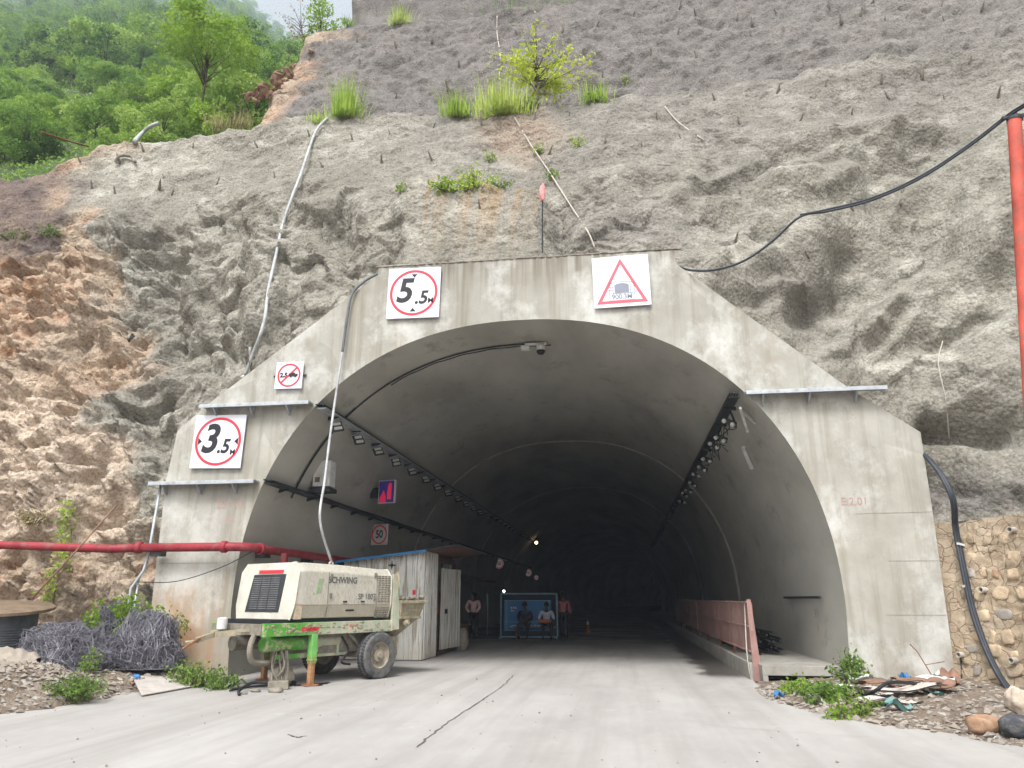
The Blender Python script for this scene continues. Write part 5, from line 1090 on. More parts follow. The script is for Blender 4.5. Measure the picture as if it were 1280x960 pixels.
# scrap heap by the portal foot
rr = random.Random(31)
scr = [('scrap_white', .9, .35, 1085, 868, 5), ('scrap_brown', .6, .3, 1100, 862, 12), ('ply', 1.0, .4, 1130, 872, -4), ('scrap_white', .7, .3, 1165, 860, 8), ('scrap_brown', .5, .4, 1180, 868, 25), ('tarp', .4, .25, 1158, 872, -15), ('ply', .8, .35, 1110, 878, 10), ('blue', .18, .12, 1133, 858, 40),
       ('scrap_white', .5, .3, 1070, 855, -30), ('scrap_brown', .45, .25, 1190, 858, 60), ('ply', .5, .3, 1040, 872, 15), ('tarp', .35, .2, 1125, 884, 5), ('blue', .16, .1, 973, 864, 20), ('scrap_white', .3, .16, 1175, 852, 30), ('scrap_brown', .7, .3, 1150, 864, -20)]
names = {'scrap_white': ('white scrap sheet', 'crumpled whitish scrap sheet in the heap at the portal foot'), 'scrap_brown': ('brown', 'rusty brown scrap sheet in the heap at the portal foot'), 'ply': ('grey', 'bent grey board in the heap at the portal foot'), 'tarp': ('teal', 'teal plastic scrap in the heap at the portal foot'), 'blue': ('blue', 'small blue plastic scrap on the dirt right of the walkway')}
for k, (mt, a, b, px, py, an) in enumerate(scr):
    q = G(px, py, .12); z = gz(q[0], q[1])+.04+.025*(k % 5); n = 9; vs = []
    t = thing('scrap_sheet', (q[0], q[1], z), names[mt][1], 'scrap', {'scrap_white': 'whitish scrap sheets', 'scrap_brown': 'brown scrap sheets', 'ply': 'grey boards in the scrap heap', 'tarp': 'teal plastic scraps', 'blue': 'blue plastic scraps'}[mt])
    ph = rr.uniform(0, 6); ca, sa = math.cos(R(an)), math.sin(R(an)); tl = rr.uniform(-.18, .18); bend = rr.uniform(.02, .07)
    for i in range(n):
        for j in range(n):
            x = (i/(n-1)-.5)*a*(1+.15*math.sin(j*1.1+ph)); y = (j/(n-1)-.5)*b*(1+.2*math.sin(i*1.3+ph)); zz = z+bend*math.sin(i*.9+ph)+bend*.6*math.cos(j*1.2+ph)+tl*x
            vs.append((q[0]+x*ca-y*sa, q[1]+x*sa+y*ca, zz))
    m = MB(); m.add(vs+[(x, y, zz-.015) for x, y, zz in vs], [(i*n+j, i*n+n+j, i*n+n+j+1, i*n+j+1) for i in range(n-1) for j in range(n-1)]+[(81+i*n+j, 81+i*n+j+1, 81+i*n+n+j+1, 81+i*n+n+j) for i in range(n-1) for j in range(n-1)])
    m.build('sheet', mt, t, smooth=True)
t = thing('scrap_hose', G(1100, 865, .2), 'short bent black pipe sticking out of the scrap heap', 'pipe'); m = MB(); m.tube(smooth_path([G(1078, 872, .1), G(1095, 863, .25), G(1113, 853, .35), G(1150, 855, .28)], 6), .025, 8); m.build('rubber_pipe', 'black', t, smooth=True)
t = thing('dry_twig', G(1170, 856, .2), 'bare brown twig leaning on the portal foot', 'twig'); m = MB(); q = Vector(G(1172, 856, .15)); m.tube([q, q+Vector((-.2, .1, .5)), q+Vector((-.3, .1, .62))], .01, 5); m.tube([q+Vector((-.12, .06, .3)), q+Vector((.2, .1, .35))], .007, 5); m.build('stem', 'scrap_brown', t)

# ------------------------------------------------------------------ left clutter
def heap(px, py, d, label, seed, n):
    q = G(px, py, .3); z = gz(q[0], q[1]); c = Vector((q[0], q[1], z)); t = thing('wire_mesh_heap', c, label, 'wire heap'); r2 = np.random.default_rng(seed); m = MB()
    for k in range(n):
        p = r2.normal(size=3); p /= np.linalg.norm(p); p[2] = abs(p[2]); p *= r2.uniform(.82, 1.12)
        v = np.cross(p, r2.normal(size=3)); v /= np.linalg.norm(v); L = r2.uniform(.3, 1.1); pts = []
        for i in range(7):
            w = p+v*L*(i/6-.5)*1.4; w = w/np.linalg.norm(w)*np.linalg.norm(p)*(1+.05*r2.normal()); w[2] = max(w[2], .02)
            pts.append(c+Vector(w*np.array(d)/np.array((2, 2, 1))*(1+.18*float(fbm(w[None]*2+seed, 2)[0]))))
        m.tube(pts, .0045, 3, cap=False)
    m.build('wire_strands', 'wire', t)
    m = MB(); m.blob(c+Vector((0, 0, d[2]*.3)), (d[0]*.8, d[1]*.8, d[2]*1.1), seed, .2, 12); m.build('wire_core', 'dark_metal', t, smooth=True)
heap(75, 836, (1.6, .9, .72), 'tangled grey wire mesh heap, front one beside the canvas', 3, 2600)
heap(178, 832, (1.3, 1.0, .9), 'tangled dark wire mesh heap leaning toward the portal foot', 4, 2600)
heap(140, 822, (1.5, .8, 1.05), 'tangled wire mesh heap rising behind the front one', 6, 1700)
t = thing('cable_drum', G(20, 790, .6), 'old grey cable drum with a wooden flange lying on its side', 'cable drum')
c = Vector((-11.75, 13.0, 0)); c.z = gz(c.x, c.y)-.02; t.location = c
m = MB(); m.lathe(c+Vector((0, 0, .0)), (.05, -.1, 1), [(.72, 0), (.72, .93)], 40); [m.tube([c+Vector((.05*z+(.73+.01*(k % 2))*math.cos(a), -.1*z+(.73+.01*(k % 2))*math.sin(a), z)) for a in np.linspace(0, 6.2832, 40)], .022, 5) for k, z in enumerate(np.arange(.12, .62, .045))]; m.build('drum_core', 'hose_dark', t, smooth='auto')
for z, rd in ((.95, .98), (0.0, .9)):
    m = MB(); m.lathe(c+Vector((.05*z, -.1*z, z)), (.05, -.1, 1), [(0, 0), (rd, 0), (rd, .05), (rd-.05, .08), (0, .09)], 48); m.build('flange', 'wood', t, smooth='auto')
t = thing('canvas_sheet', (-9.65, 11.2, .5), 'crumpled beige canvas sack lying on the rubble', 'canvas')
c = Vector((-9.65, 11.2, 0)); n = 40; S = np.zeros((n, n, 3))
for i in range(n):
    for j in range(n): S[i, j] = (c.x-.9+1.25*j/(n-1), c.y-.3+.7*i/(n-1), 0)
S = S.reshape(-1, 3); uu = np.linspace(-1, 1, n); U, Wd = np.meshgrid(uu, uu); env = np.clip(1-(U.ravel()**2*.9+Wd.ravel()**2*.9), 0, 1)
S[:, 2] = np.array([gz(x, y) for x, y, _ in S])+.015+.10*env**.7+.09*env**.3*ridged(S@np.array([[1.5, 2.6, 0], [-1.2, 3.4, 0], [0, 0, 1]])*1.1, 3)*.7
S[:, 0] += .1*fbm(S*1.3, 2); link('cloth', arr_mesh('cloth', S-np.array(t.location), grid_faces(n, n), 'canvas'), t)
def stick(a, b, r, mat, label, name='bamboo_pole'):
    t = thing(name, a, label, 'pole'); m = MB(); m.tube([a, Vector(a).lerp(Vector(b), .5)+Vector((0, 0, -.03)), b], r, 8); m.build('shaft', mat, t, smooth=True)
stick(P(40, 748, 13.2), P(145, 632, 14.2), .017, 'scrap_brown', 'thin brown pole leaning against the rock behind the red pipe')
for k, (pts, mt, lb, nm) in enumerate([([(165, 852), (248, 838), (266, 848), (178, 863)], 'ply', 'pale stained board lying flat at the road edge', 'flat_board'), ([(150, 848), (205, 832), (216, 838), (165, 856)], 'scrap_brown', 'narrow brownish plank behind the pale stained board', 'flat_board')]):
    q = [Vector(G(x, y, .1)) for x, y in pts]; zz = sum(gz(p.x, p.y) for p in q)/4; q = [Vector((p.x, p.y, gz(p.x, p.y)*.75+zz*.25+.01+.02*k)) for p in q]
    t = thing(nm, sum(q, Vector())/4, lb, 'board'); m = MB(); m.add(q+[p-Vector((0, 0, .02)) for p in q], [(0, 1, 2, 3)[::-1], (4, 5, 6, 7), (0, 1, 5, 4), (1, 2, 6, 5), (2, 3, 7, 6), (3, 0, 4, 7)]); m.build('board', mt, t, bevel=.006)
q = Vector(G(170, 849, .15)); t = thing('blue_scrap', q, 'bright blue plastic scrap on the edge of the board', 'scrap'); m = MB(); m.blob(q+Vector((0, 0, .03)), (.14, .08, .1), 5, .5, 6); m.build('plastic', 'blue', t, smooth=True)

# ------------------------------------------------------------------ slope: bolts, hoses, ropes, flag
m = MB(); m.tube([(0, 0, -.1), (0, -.02, .12), (0.0, -.05, .3), (0.02, -.07, .4)], [.06, .045, .03, .012], 7)
b0 = m.build('rock_bolt', 'grime', None, smooth=True); tag(b0, 'short grey rock bolt stub coated in shotcrete on the slope', 'rock bolt', 'rock bolts on the sprayed slope')
rr = random.Random(77); bp = []
for (ya, yb, xa, xb, st) in [(40, 118, 400, 1270, 58), (165, 235, 90, 1270, 62)]:
    rows_ = 3 if ya == 40 else 2
    for rwi in range(rows_):
        x = xa+rr.uniform(0, st)
        while x < xb:
            yt = np.interp(x, ex, ey) if ya > 100 else np.interp(x, e2x, e2y)
            y = yt+(18 if ya > 100 else 26)+rwi*(36 if ya > 100 else 34)+rr.uniform(-10, 10)
            if ya < 100 and y > np.interp(x, ex, ey)-8: x += st; continue
            if y > 4: bp.append((x, y))
            x += st*rr.uniform(.7, 1.3)
for x, y in [(150, 203), (205, 222), (215, 242), (115, 236), (600, 260), (1075, 20), (940, 30), (870, 20), (1180, 25), (800, 40), (1010, 320), (920, 300), (1065, 262)]: bp.append((x, y))
for k, (x, y) in enumerate(bp):
    p, nn = hit(x, y); o = b0 if k == 0 else b0.copy()
    if k: col.objects.link(o)
    o.location = p; o.rotation_euler = (R(rr.uniform(5, 40)), R(rr.uniform(-18, 18)), R(rr.uniform(-40, 40))); s = rr.uniform(.45, .95)*(1.15 if y < 120 else .85); o.scale = (s, s, s)
def slope_line(name, label, cat, pix, r, mat, out=.08, part='strand'):
    pts = [hit(x, y, out)[0] for x, y in pix]; t = thing(name, pts[0], label, cat); m = MB(); m.tube(smooth_path(pts, 5), r, 8); m.build(part, mat, t, smooth=True); return t
lt = slope_line('slope_hose', 'long pale grey hose lying down the rock left of the portal', 'hose', [(413, 152), (400, 166), (388, 192), (380, 222), (366, 250), (352, 285), (340, 325), (332, 365), (324, 405), (316, 440), (307, 470)], .043, 'hose', .17, 'hose')
m = MB(); m.tube(smooth_path([hit(x, y, .12)[0] for x, y in [(318, 435), (310, 460), (303, 474)]], 5), .03, 8); m.build('tape_strip', 'scrap_white', lt, smooth=True)
slope_line('drain_hose', 'short grey hose curling over the crest of the left slope', 'hose', [(198, 154), (188, 158), (176, 168), (168, 180)], .08, 'hose', .15, 'hose')
slope_line('drain_pipe', 'short curved pipe stub sticking out of the left slope', 'pipe', [(146, 204), (152, 198), (162, 199), (170, 207)], .05, 'grime', .12, 'hose')
slope_line('safety_rope', 'thin pale rope hanging down the upper slope behind the small tree', 'rope', [(622, 22), (623, 45), (624, 70), (625, 98)], .025, 'rope', .1)
slope_line('safety_rope', 'thin pale rope running diagonally from the grass to the portal top', 'rope', [(642, 150), (660, 180), (690, 222), (716, 262), (733, 292), (744, 312)], .02, 'rope', .1)
slope_line('safety_rope', 'thin pale rope on the slope right of the small tree', 'rope', [(832, 137), (850, 155), (880, 178)], .02, 'rope', .1)
slope_line('safety_rope', 'thin loose string hanging on the rock right of the portal', 'rope', [(1174, 425), (1178, 455), (1183, 500), (1187, 545)], .012, 'rope', .1)
q = Vector(P(678, 316, 15.2)); t = thing('warning_flag', q, 'dark rod with a small red and white flag on the portal top', 'flag'); qt = Vector(P(678, 236, 15.0))
m = MB(); m.tube([q, qt], .018, 6); m.build('rod', 'dark_metal', t); m = MB(); m.blob(qt+Vector((0, -.02, -.1)), (.14, .08, .4), 4, .4, 9); m.build('cloth', 'cloth_flag', t, smooth=True)
q, nn = hit(162, 425, .12); t = thing('metal_bracket', q, 'small black metal bracket stuck in the left rock face', 'bracket'); m = MB(); m.bar(q+Vector((-.12, -.05, -.25)), q+Vector((.1, -.08, .2)), .05, .04); m.bar(q+Vector((-.02, -.08, .02)), q+Vector((.17, -.1, .14)), .05, .04); m.build('bar', 'dark_metal', t)
q, nn = hit(112, 186); stick(q+Vector((0, -.1, .05)), Vector(P(52, 165, 19.5)), .035, 'rust', 'rusty thin rod sticking out left of the crest', 'rusty_rod')
# loose boulders on the brown left crest of the upper slope
m = MB(); m.blob((0, 0, .1), (.7, .5, .42), 2, .8, 8); rb = m.build('loose_rock', 'red_rock', None, smooth='auto'); tag(rb, 'reddish loose rock on the bare crest of the upper slope', 'rock', 'loose rocks on the red crest')
for k in range(30):
    tt = rr.random(); x = np.interp(tt, [0, .4, 1], [302, 330, 388])+rr.uniform(-4, 10); y = np.interp(tt, [0, .4, 1], [122, 112, 62])+rr.uniform(-4, 10); p, nn = hit(x, y)
    o = rb if k == 0 else rb.copy()
    if k: col.objects.link(o)
    o.location = p; o.rotation_euler = (rr.uniform(0, 1), rr.uniform(0, 1), rr.uniform(0, 6)); s = rr.uniform(.2, .85); o.scale = (s, s*rr.uniform(.5, 1.2), s*rr.uniform(.5, 1))

# ------------------------------------------------------------------ vegetation
def leaves(C, size, rg, droop=.3, asp=.55):
    """diamond leaves centred at C (n,3)"""
    n = len(C); a = rg.normal(size=(n, 3)); a[:, 2] -= droop; a /= np.linalg.norm(a, axis=1)[:, None]
    b = np.cross(a, rg.normal(size=(n, 3))); b /= np.linalg.norm(b, axis=1)[:, None]; s = rg.uniform(.6, 1.3, n)[:, None]*size
    c = np.cross(a, b)*s*.12
    V = np.stack([C-a*s*.5, C+b*s*asp*.5+c, C+a*s*.5, C-b*s*asp*.5+c], 1).reshape(-1, 3)
    return V, (np.arange(n)[:, None]*4+np.arange(4)[None])
def blades(n, rad, h, w, rg, spread=.5, seg=3):
    V = []; Fq = []
    base = rg.normal(size=(n, 2))*rad*.5; an = rg.uniform(0, 6.28, n); hh = h*rg.uniform(.45, 1.1, n); sp = spread*rg.uniform(.1, 1, n)
    out = np.stack([np.cos(an), np.sin(an)], -1)*.6+base/max(rad, .01)*.8; sd = np.stack([-np.sin(an), np.cos(an)], -1)
    for i in range(seg+1):
        t = i/seg; ctr = np.concatenate([base+out*(sp*hh*t**2)[:, None], (hh*t*(1-.25*sp*t))[:, None]], 1); ww = (w*(1-t*.92))
        off = np.concatenate([sd*ww/2, np.zeros((n, 1))], 1); V.append(np.stack([ctr-off, ctr+off], 1))
    V = np.stack(V, 1).reshape(-1, 3); m_ = (seg+1)*2; b = np.arange(n)[:, None]*m_
    for i in range(seg): Fq.append(b+np.array([2*i, 2*i+1, 2*i+3, 2*i+2])[None])
    return V, np.concatenate(Fq)
def tuft(px, py, n, rad, h, label, mat='leaf_grass', cat='grass tuft', dry=0, spread=.5, loc=None):
    p = loc if loc is not None else hit(px, py)[0]; t = thing('grass_tuft', p, label, cat); rg = np.random.default_rng(int(px*7+py)); V, Fq = blades(n, rad, h, .03, rg, spread)
    link('blades', arr_mesh('blades', V, Fq, mat, smooth=False), t)
    if dry: V, Fq = blades(dry, rad*.8, h*1.35, .014, rg, spread*.7); link('dry_stalks', arr_mesh('dry_stalks', V, Fq, 'leaf_dry', smooth=False), t)
    return t
tuft(432, 148, 420, .42, 1.45, 'tall bright grass tuft on the ledge above the grey hose', spread=.45)
tuft(398, 154, 160, .35, .4, 'low grass patch left of the tall tuft on the ledge')
tuft(573, 148, 340, .5, .95, 'round green grass tuft left of the big clump on the ledge', dry=60)
tuft(628, 144, 700, .75, 1.1, 'large dense grass clump below the small tree', dry=90)
tuft(745, 128, 160, .5, .75, 'thin grass tuft on the ledge right of the small tree')
tuft(499, 30, 240, .45, 1.1, 'grass tuft on the upper ledge at the top', dry=30)
tuft(435, 33, 120, .4, .6, 'small green tuft at the left end of the upper ledge', 'leaf_light')
tuft(640, 14, 260, 1.6, .6, 'long low grass strip along the upper ledge', 'leaf_weed')
tuft(700, 4, 220, 1.3, .7, 'weedy clump at the top edge of the frame on the upper ledge', 'leaf_weed')
tuft(276, 160, 150, .6, .8, 'yellowish dry grass at the left end of the ledge', 'leaf_dry')
tuft(300, 157, 120, .4, .8, 'yellow green dry tuft beside the red crest', 'leaf_dry')
def weed(px, py, rad, h, n, size, label, mat='leaf_weed', loc=None, name='weed_bush', cat='weed', stems=10, flat=.6):
    p = Vector(loc) if loc is not None else hit(px, py)[0]; t = thing(name, p, label, cat); rg = np.random.default_rng(abs(int(px*13+py))); m = MB(); C = []
    for k in range(stems):
        a = rg.uniform(0, 6.28); rr_ = rad*math.sqrt(rg.uniform(0, 1)); tip = Vector((rr_*math.cos(a), rr_*flat*math.sin(a), h*rg.uniform(.45, 1.05)*(1-.4*(rr_/rad)**2))); b = Vector((tip.x*.35, tip.y*.35, 0)); mid = b.lerp(tip, .5)+Vector((0, 0, h*.1))
        m.tube([b, mid, tip], [.012, .008, .003], 4); 
        for i in range(n//stems): tt = rg.uniform(.15, 1.05); q_ = b.lerp(mid, tt*2) if tt < .5 else mid.lerp(tip, tt*2-1); C.append(np.array(q_)+rg.normal(size=3)*size*.9)
    m.build('stems', 'bark', t, local=True); V, Fq = leaves(np.array(C), size, rg); link('leaves', arr_mesh('leaves', V, Fq, mat, smooth=False), t); return t
weed(560, 240, .55, .4, 380, .1, 'low weed mat on the ledge over the stained concrete', 'leaf_grass', stems=22, flat=.4)
weed(592, 238, .6, .65, 420, .1, 'taller weeds growing on the ledge over the rust streaks', 'leaf_grass', stems=20, flat=.4)
weed(626, 236, .3, .3, 120, .1, 'small weeds at the right end of the stained ledge', 'leaf_weed', flat=.4)
for x, y, l in [(676, 194, 'small green weed in the slope below the big grass clump'), (722, 184, 'tiny green weed on the slope right of the rope'), (501, 242, 'small weed on the slope left of the stained ledge'), (688, 226, 'small weed beside the flag rod'), (612, 203, 'tiny sprout on the slope above the stained ledge'), (783, 104, 'tiny green sprout on the upper slope right of the grass')]:
    weed(x, y, .2, .35, 90, .09, l, 'leaf_light', stems=7)
weed(740, 128, .45, .35, 200, .12, 'leafy weed at the foot of the thin grass tuft', 'leaf_light')
weed(655, 140, .6, .5, 300, .12, 'bushy weed in front of the big grass clump', 'leaf_weed')
# small lime tree on the ledge
p = hit(672, 135)[0]; t = thing('small_tree', p, 'small lime green tree growing from the ledge in mid slope', 'tree'); rg = np.random.default_rng(9); m = MB(); C = []
m.tube([(0, 0, -.1), (.02, 0, .7), (-.05, 0, 1.4), (0, .05, 2.2)], [.05, .04, .03, .012], 7)
for k in range(40):
    z0 = rg.uniform(.5, 1.75); a = rg.uniform(0, 6.28); L = rg.uniform(.7, 1.9)*(1-.15*(z0-1)); b = Vector((0, 0, z0)); tip = b+Vector((math.cos(a)*L, math.sin(a)*L*.8, L*rg.uniform(.1, .5))); m.tube([b, b.lerp(tip, .5)+Vector((0, 0, .06)), tip], [.018, .012, .004], 5)
    for i in range(34): C.append(np.array(b.lerp(tip, rg.uniform(.35, 1.08)))+rg.normal(size=3)*.1)
m.build('trunk', 'bark', t, local=True, smooth=True); V, Fq = leaves(np.array(C), .16, rg, .5, .5); link('crown', arr_mesh('crown', V, Fq, 'leaf_lime', smooth=False), t)
# ground weeds
def gw(px, py, rad, h, n, size, label, mat='leaf_weed', stems=24, name='weed_bush', flat=.8):
    q = G(px, py, .3 if px < 300 else .1); return weed(px, py, rad, h, n, size, label, mat, (q[0], q[1], gz(q[0], q[1])-.02), name, 'weed', stems, flat)
def gw_at(p, rad, h, n, size, label, mat='leaf_weed', stems=24): return weed(p[0]*10, p[1]*10, rad, h, n, size, label, mat, tuple(p), 'weed_bush', 'weed', stems, .8)
gw(95, 852, .5, .34, 1500, .05, 'low feathery green weed at the road edge by the canvas', stems=50)
gw(112, 840, .25, .5, 260, .06, 'taller sprig of weed in front of the wire heap', stems=8)
gw(240, 836, .5, .45, 900, .07, 'leafy green bush at the rusty portal foot', stems=36)
gw(282, 838, .35, .3, 400, .08, 'dark leafy weed beside the trailer drawbar', stems=16)
gw_at(P(165, 800, 13.9), .55, .95, 520, .1, 'green creeper growing behind the wire heap', 'leaf_light', stems=16)
gw_at(P(108, 800, 13.4), .2, .75, 160, .09, 'bright leafy stalk beside the wire heap', 'leaf_light', stems=4)
gw_at(P(212, 800, 14.1), .3, .6, 240, .08, 'yellowish weed at the corner of the portal', stems=10)
gw_at((-10.4, 11.9, .3), .4, .3, 200, .06, 'grassy weed in front of the cable drum', stems=16)
gw(1035, 872, .42, .3, 900, .075, 'leafy green weed in front of the walkway', 'leaf_weed', stems=36)
gw(1000, 862, .35, .25, 500, .07, 'low green weed beside the drain opening', 'leaf_light', stems=24)
gw(1062, 856, .3, .55, 420, .085, 'tall dark leafy weed against the portal foot', stems=14)
gw(1078, 886, .2, .22, 160, .07, 'small green sprout before the scrap heap', 'leaf_light', stems=10)
gw(1045, 888, .2, .2, 140, .07, 'small sprout at the road edge right of the walkway', 'leaf_light', stems=9)
# climbing vine on the rock
pts = [hit(x, y, .12)[0] for x, y in [(72, 752), (76, 725), (82, 700), (88, 672), (90, 645), (93, 630)]]; t = thing('climbing_vine', pts[0], 'yellow green vine climbing the brown rock over the red pipe', 'vine'); m = MB(); sp_ = smooth_path(pts, 6); m.tube(sp_, .012, 5); m.build('stem', 'bark', t); rg = np.random.default_rng(2)
C = np.concatenate([np.array(q)+np.array((0, -.22, 0))+rg.normal(size=(9, 3))*.09 for q in sp_]); V, Fq = leaves(C-np.array(t.location), .1, rg); link('leaves', arr_mesh('leaves', V, Fq, 'leaf_light', smooth=False), t)
for (px, py, rad, l) in [(40, 655, .5, 'dry mossy plant clinging to the tan rock'), (18, 300, .6, 'pale green plant on the purple earth slope'), (62, 296, .4, 'small green plant on the edge of the purple slope')]:
    weed(px, py, rad, .35, 260, .08, l, 'leaf_dry' if py > 500 else 'leaf_weed', stems=20)

# ------------------------------------------------------------------ forested hillside
hx = [-420, -200, 0, 200, 300, 345, 390, 440, 520]; hb = [300, 262, 232, 190, 172, 170, 165, 160, 160]; htp = [-140, -110, -75, -45, 0, 44, 58, 66, 90]
def hillpt(px, w): 
    D = 24*(30.0**w); y = np.interp(px, hx, hb)+12+(np.interp(px, hx, htp)-np.interp(px, hx, hb)-12)*w**.8
    return col_ray(np.atleast_1d(px), np.atleast_1d(y), np.atleast_1d(D))
nc, nr = 110, 90; S = np.concatenate([hillpt(np.linspace(-420, 520, nc), np.full(nc, w)) for w in np.linspace(0, 1, nr)])
S = S+np.array((0, 0, 1))*(1.2*fbm(S*.06, 3))[:, None]
link('hillside', arr_mesh('hillside', S, grid_faces(nr, nc), 'forest_floor'), kind='structure')
hb_bvh = BVHTree.FromPolygons([tuple(v) for v in S], grid_faces(nr, nc).tolist())
def crown_pts(rg, h, rad, clumps, per, bare=.25):
    C = []; ce = []
    for k in range(clumps):
        a = rg.uniform(0, 6.28); r_ = rad*math.sqrt(rg.uniform(.05, 1)); z = h*rg.uniform(bare+.1, .95); r_ *= math.sqrt(max(.12, 1-((z/h-.55)/.55)**2)); c = np.array((r_*math.cos(a), r_*math.sin(a), z)); ce.append(c)
        s = rad*rg.uniform(.28, .5); q = rg.normal(size=(per, 3)); q /= np.linalg.norm(q, axis=1)[:, None]; q *= (rg.uniform(.45, 1, per)**.5)[:, None]*s; q[:, 2] *= .7; C.append(c+q)
    return np.concatenate(C), ce
def tree_mesh(seed, h, rad, clumps, per, size, mat, label, name, group, bare=.25, tr=.16, asp=.7):
    rg = np.random.default_rng(seed); C, ce = crown_pts(rg, h, rad, clumps, per, bare); t = thing(name, (0, 0, 0), label, 'tree' if 'tree' in name else 'shrub', group)
    m = MB(); m.tube([(0, 0, -.6), (.05, 0, h*.3), (0, .1, h*.6), (.1, 0, h*.85)], [tr, tr*.8, tr*.5, tr*.15], 7)
    for c in ce: z0 = min(c[2]*.6, h*.6); m.tube([(0, 0, z0), (c[0]*.45, c[1]*.45, z0+(c[2]-z0)*.6), tuple(c)], [tr*.4, tr*.28, tr*.08], 5)
    m.build('trunk', 'bark', t, local=True, smooth=True); V, Fq = leaves(C, size, rg, .2, asp); link('crown', arr_mesh('crown', V, Fq, mat, smooth=False), t); return t
far_lbl = 'green broadleaf tree in the dense forest on the hazy hillside'; sh_lbl = 'bushy green shrub along the forest edge behind the left crest'
farv = [tree_mesh(s, h, r_, c, 130, .34, mt, far_lbl, 'hillside_tree', 'forest trees on the hillside', .15) for s, h, r_, c, mt in [(1, 6.5, 3.0, 22, 'leaf_forest'), (2, 5.5, 2.6, 20, 'leaf_forest'), (3, 7.5, 2.8, 22, 'leaf_forest'), (4, 5.5, 3.2, 24, 'leaf_light')]]
nearv = [tree_mesh(s, h, r_, c, 230, .17, mt, sh_lbl, 'forest_shrub', 'shrubs along the forest edge', .02, .07) for s, h, r_, c, mt in [(11, 2.8, 1.7, 20, 'leaf_forest'), (12, 2.2, 1.6, 18, 'leaf_light'), (13, 3.4, 1.8, 22, 'leaf_forest')]]
rr = random.Random(99); used = {}
def put(pool, k, px, w, s):
    p = hillpt(px, w)[0]; q = hb_bvh.ray_cast(Vector((p[0], p[1], p[2]+20)), Vector((0, 0, -1))); z = q[0].z if q[0] is not None else p[2]
    src = pool[k]; o = copy_tree(src) if used.get(src.name) else src; used[src.name] = 1
    o.location = (p[0], p[1], z-.15); o.rotation_euler = (0, 0, rr.uniform(0, 6.28)); o.scale = (s, s, s*rr.uniform(.9, 1.15))
for k in range(260):
    w = .30+.70*(k/260)**.9; px = rr.uniform(-90, 445)
    if w > .7 and px > 380: px -= 150
    put(farv, rr.choice((0, 0, 1, 1, 2, 2, 3)), px, w, rr.uniform(.75, 1.25)*(1+1.5*w*w))
for k in range(78):
    w = .02+.34*rr.random(); px = rr.uniform(-60, 335)
    put(nearv, rr.choice((0, 1, 2)), px, w, rr.uniform(.6, 1.25)*(1+1.2*w))
rg = np.random.default_rng(5); NU = 60000; pp = rg.uniform(-90, 460, NU); ww = rg.uniform(.02, 1, NU); Dd = 24*30.0**ww
C = hillpt(pp, ww); C[:, 2] += 1.2*fbm(C*.06, 3)+.25; C = C+rg.normal(size=(NU, 3))*(.006*Dd)[:, None]
V, Fq = leaves(C, (.11+.004*Dd)[:, None], rg); link('undergrowth', arr_mesh('undergrowth', V, Fq, 'leaf_forest', smooth=False), kind='stuff')
# the tall slender tree above the crest
t = tree_mesh(41, 7.4, 2.5, 30, 260, .18, 'leaf_light', 'tall slender tree with a bare trunk standing above the shrubs', 'tall_tree', None, .36, .075)
q = P(250, 142, 27.5); t.location = Vector(q)+Vector((0, 0, -.3)); t.scale = (.85, .85, .85)
t = tree_mesh(42, 3.6, 1.5, 14, 120, .17, 'leaf_light', 'bright young tree leaning by the skyline beside the upper slope', 'skyline_tree', None, .2, .08)
t.location = Vector(P(398, 62, 40))
t = thing('bare_tree', P(382, 62, 44), 'thin nearly leafless tree against the white sky', 'tree'); rg = np.random.default_rng(3); m = MB(); m.tube([(0, 0, -1), (-.3, 0, 1.2), (-.8, 0, 2.6)], [.09, .06, .02], 6); C = []
for k in range(26):
    z0 = rg.uniform(.8, 2.4); b = Vector((-.3*z0/1.2, 0, z0)); a = rg.uniform(0, 6.28); L = rg.uniform(.8, 2.0); tip = b+Vector((math.cos(a)*L, math.sin(a)*L, L*rg.uniform(.1, .9))); m.tube([b, b.lerp(tip, .5)+Vector((0, 0, .15)), tip], [.03, .018, .006], 4)
    for i in range(10): C.append(np.array(b.lerp(tip, rg.uniform(.5, 1.05)))+rg.normal(size=3)*.12)
m.build('trunk', 'bark', t, local=True); V, Fq = leaves(np.array(C), .2, rg); link('crown', arr_mesh('crown', V, Fq, 'leaf_dry', smooth=False), t)

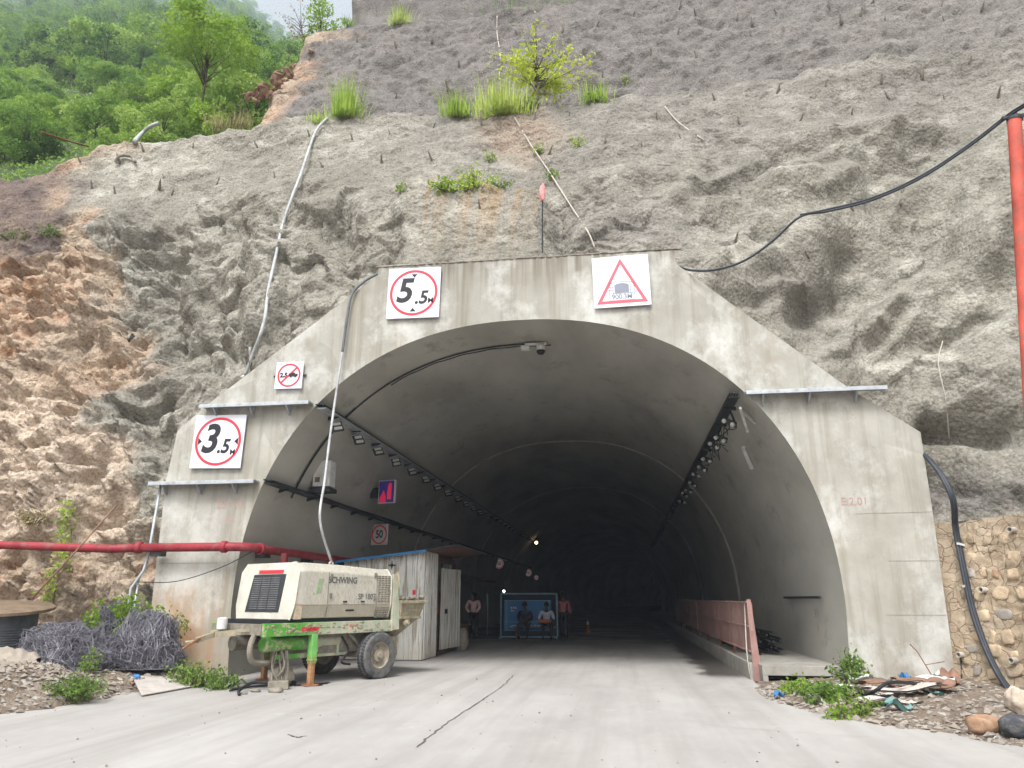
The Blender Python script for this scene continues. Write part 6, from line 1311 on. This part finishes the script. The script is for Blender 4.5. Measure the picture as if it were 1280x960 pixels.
# ------------------------------------------------------------------ haze
HAZE = 0.0006
m = MB(); m.box((-150, 370, 419), (1000, 860, 842)); o = m.build('haze', 'dirt', kind='stuff'); o.data.materials.clear()
hm = bpy.data.materials.new('haze_air'); hm.use_nodes = True; nt = hm.node_tree; nt.nodes.remove(nt.nodes['Principled BSDF']); pv = nt.nodes.new('ShaderNodeVolumePrincipled')
pv.inputs['Color'].default_value = (.72, .84, 1, 1); pv.inputs['Density'].default_value = HAZE; nt.links.new(pv.outputs[0], nt.nodes['Material Output'].inputs['Volume']); o.data.materials.append(hm)
o.location = (0, 0, 0)

# ------------------------------------------------------------------ light, sky, camera
SUN_EL, SUN_AZ = 54, 188     # azimuth of the light, degrees clockwise from +Y
w = bpy.data.worlds.new('World'); sc.world = w; w.use_nodes = True; nt = w.node_tree
sky = nt.nodes.new('ShaderNodeTexSky'); sky.sky_type = 'NISHITA'; sky.sun_disc = False; sky.sun_elevation = R(SUN_EL); sky.sun_rotation = R(SUN_AZ); sky.air_density = 1.0; sky.dust_density = 4.0; sky.ozone_density = 1.0
hs = nt.nodes.new('ShaderNodeHueSaturation'); hs.inputs['Saturation'].default_value = .07; hs.inputs['Value'].default_value = 1.2; nt.links.new(sky.outputs[0], hs.inputs['Color'])
bg = nt.nodes['Background']; nt.links.new(hs.outputs[0], bg.inputs['Color']); bg.inputs['Strength'].default_value = .135
L = bpy.data.lights.new('sun', 'SUN'); L.energy = 1.5; L.angle = R(16); L.color = (1, .98, .95); lo = bpy.data.objects.new('sun', L); col.objects.link(lo)
az = R(SUN_AZ); sd = Vector((math.sin(az)*math.cos(R(SUN_EL)), math.cos(az)*math.cos(R(SUN_EL)), math.sin(R(SUN_EL)))); lo.rotation_euler = sd.to_track_quat('Z', 'Y').to_euler(); lo.location = (0, 0, 30)
cd = bpy.data.cameras.new('camera'); cd.sensor_width = 36; cd.lens = 36*F/1280; cd.clip_end = 3000; cd.clip_start = .05
co = bpy.data.objects.new('camera', cd); col.objects.link(co); co.location = (0, 0, CH); co.rotation_euler = (math.pi/2+PIT, 0, YAW); sc.camera = co
vs_ = sc.view_settings; vs_.view_transform = 'Standard'; vs_.look = 'None'; vs_.gamma = 1; vs_.exposure = .95; vs_.use_curve_mapping = False
cy = sc.cycles; cy.use_denoising = True; cy.max_bounces = 7; cy.diffuse_bounces = 5; cy.glossy_bounces = 2; cy.transmission_bounces = 3; cy.volume_bounces = 1; cy.transparent_max_bounces = 4
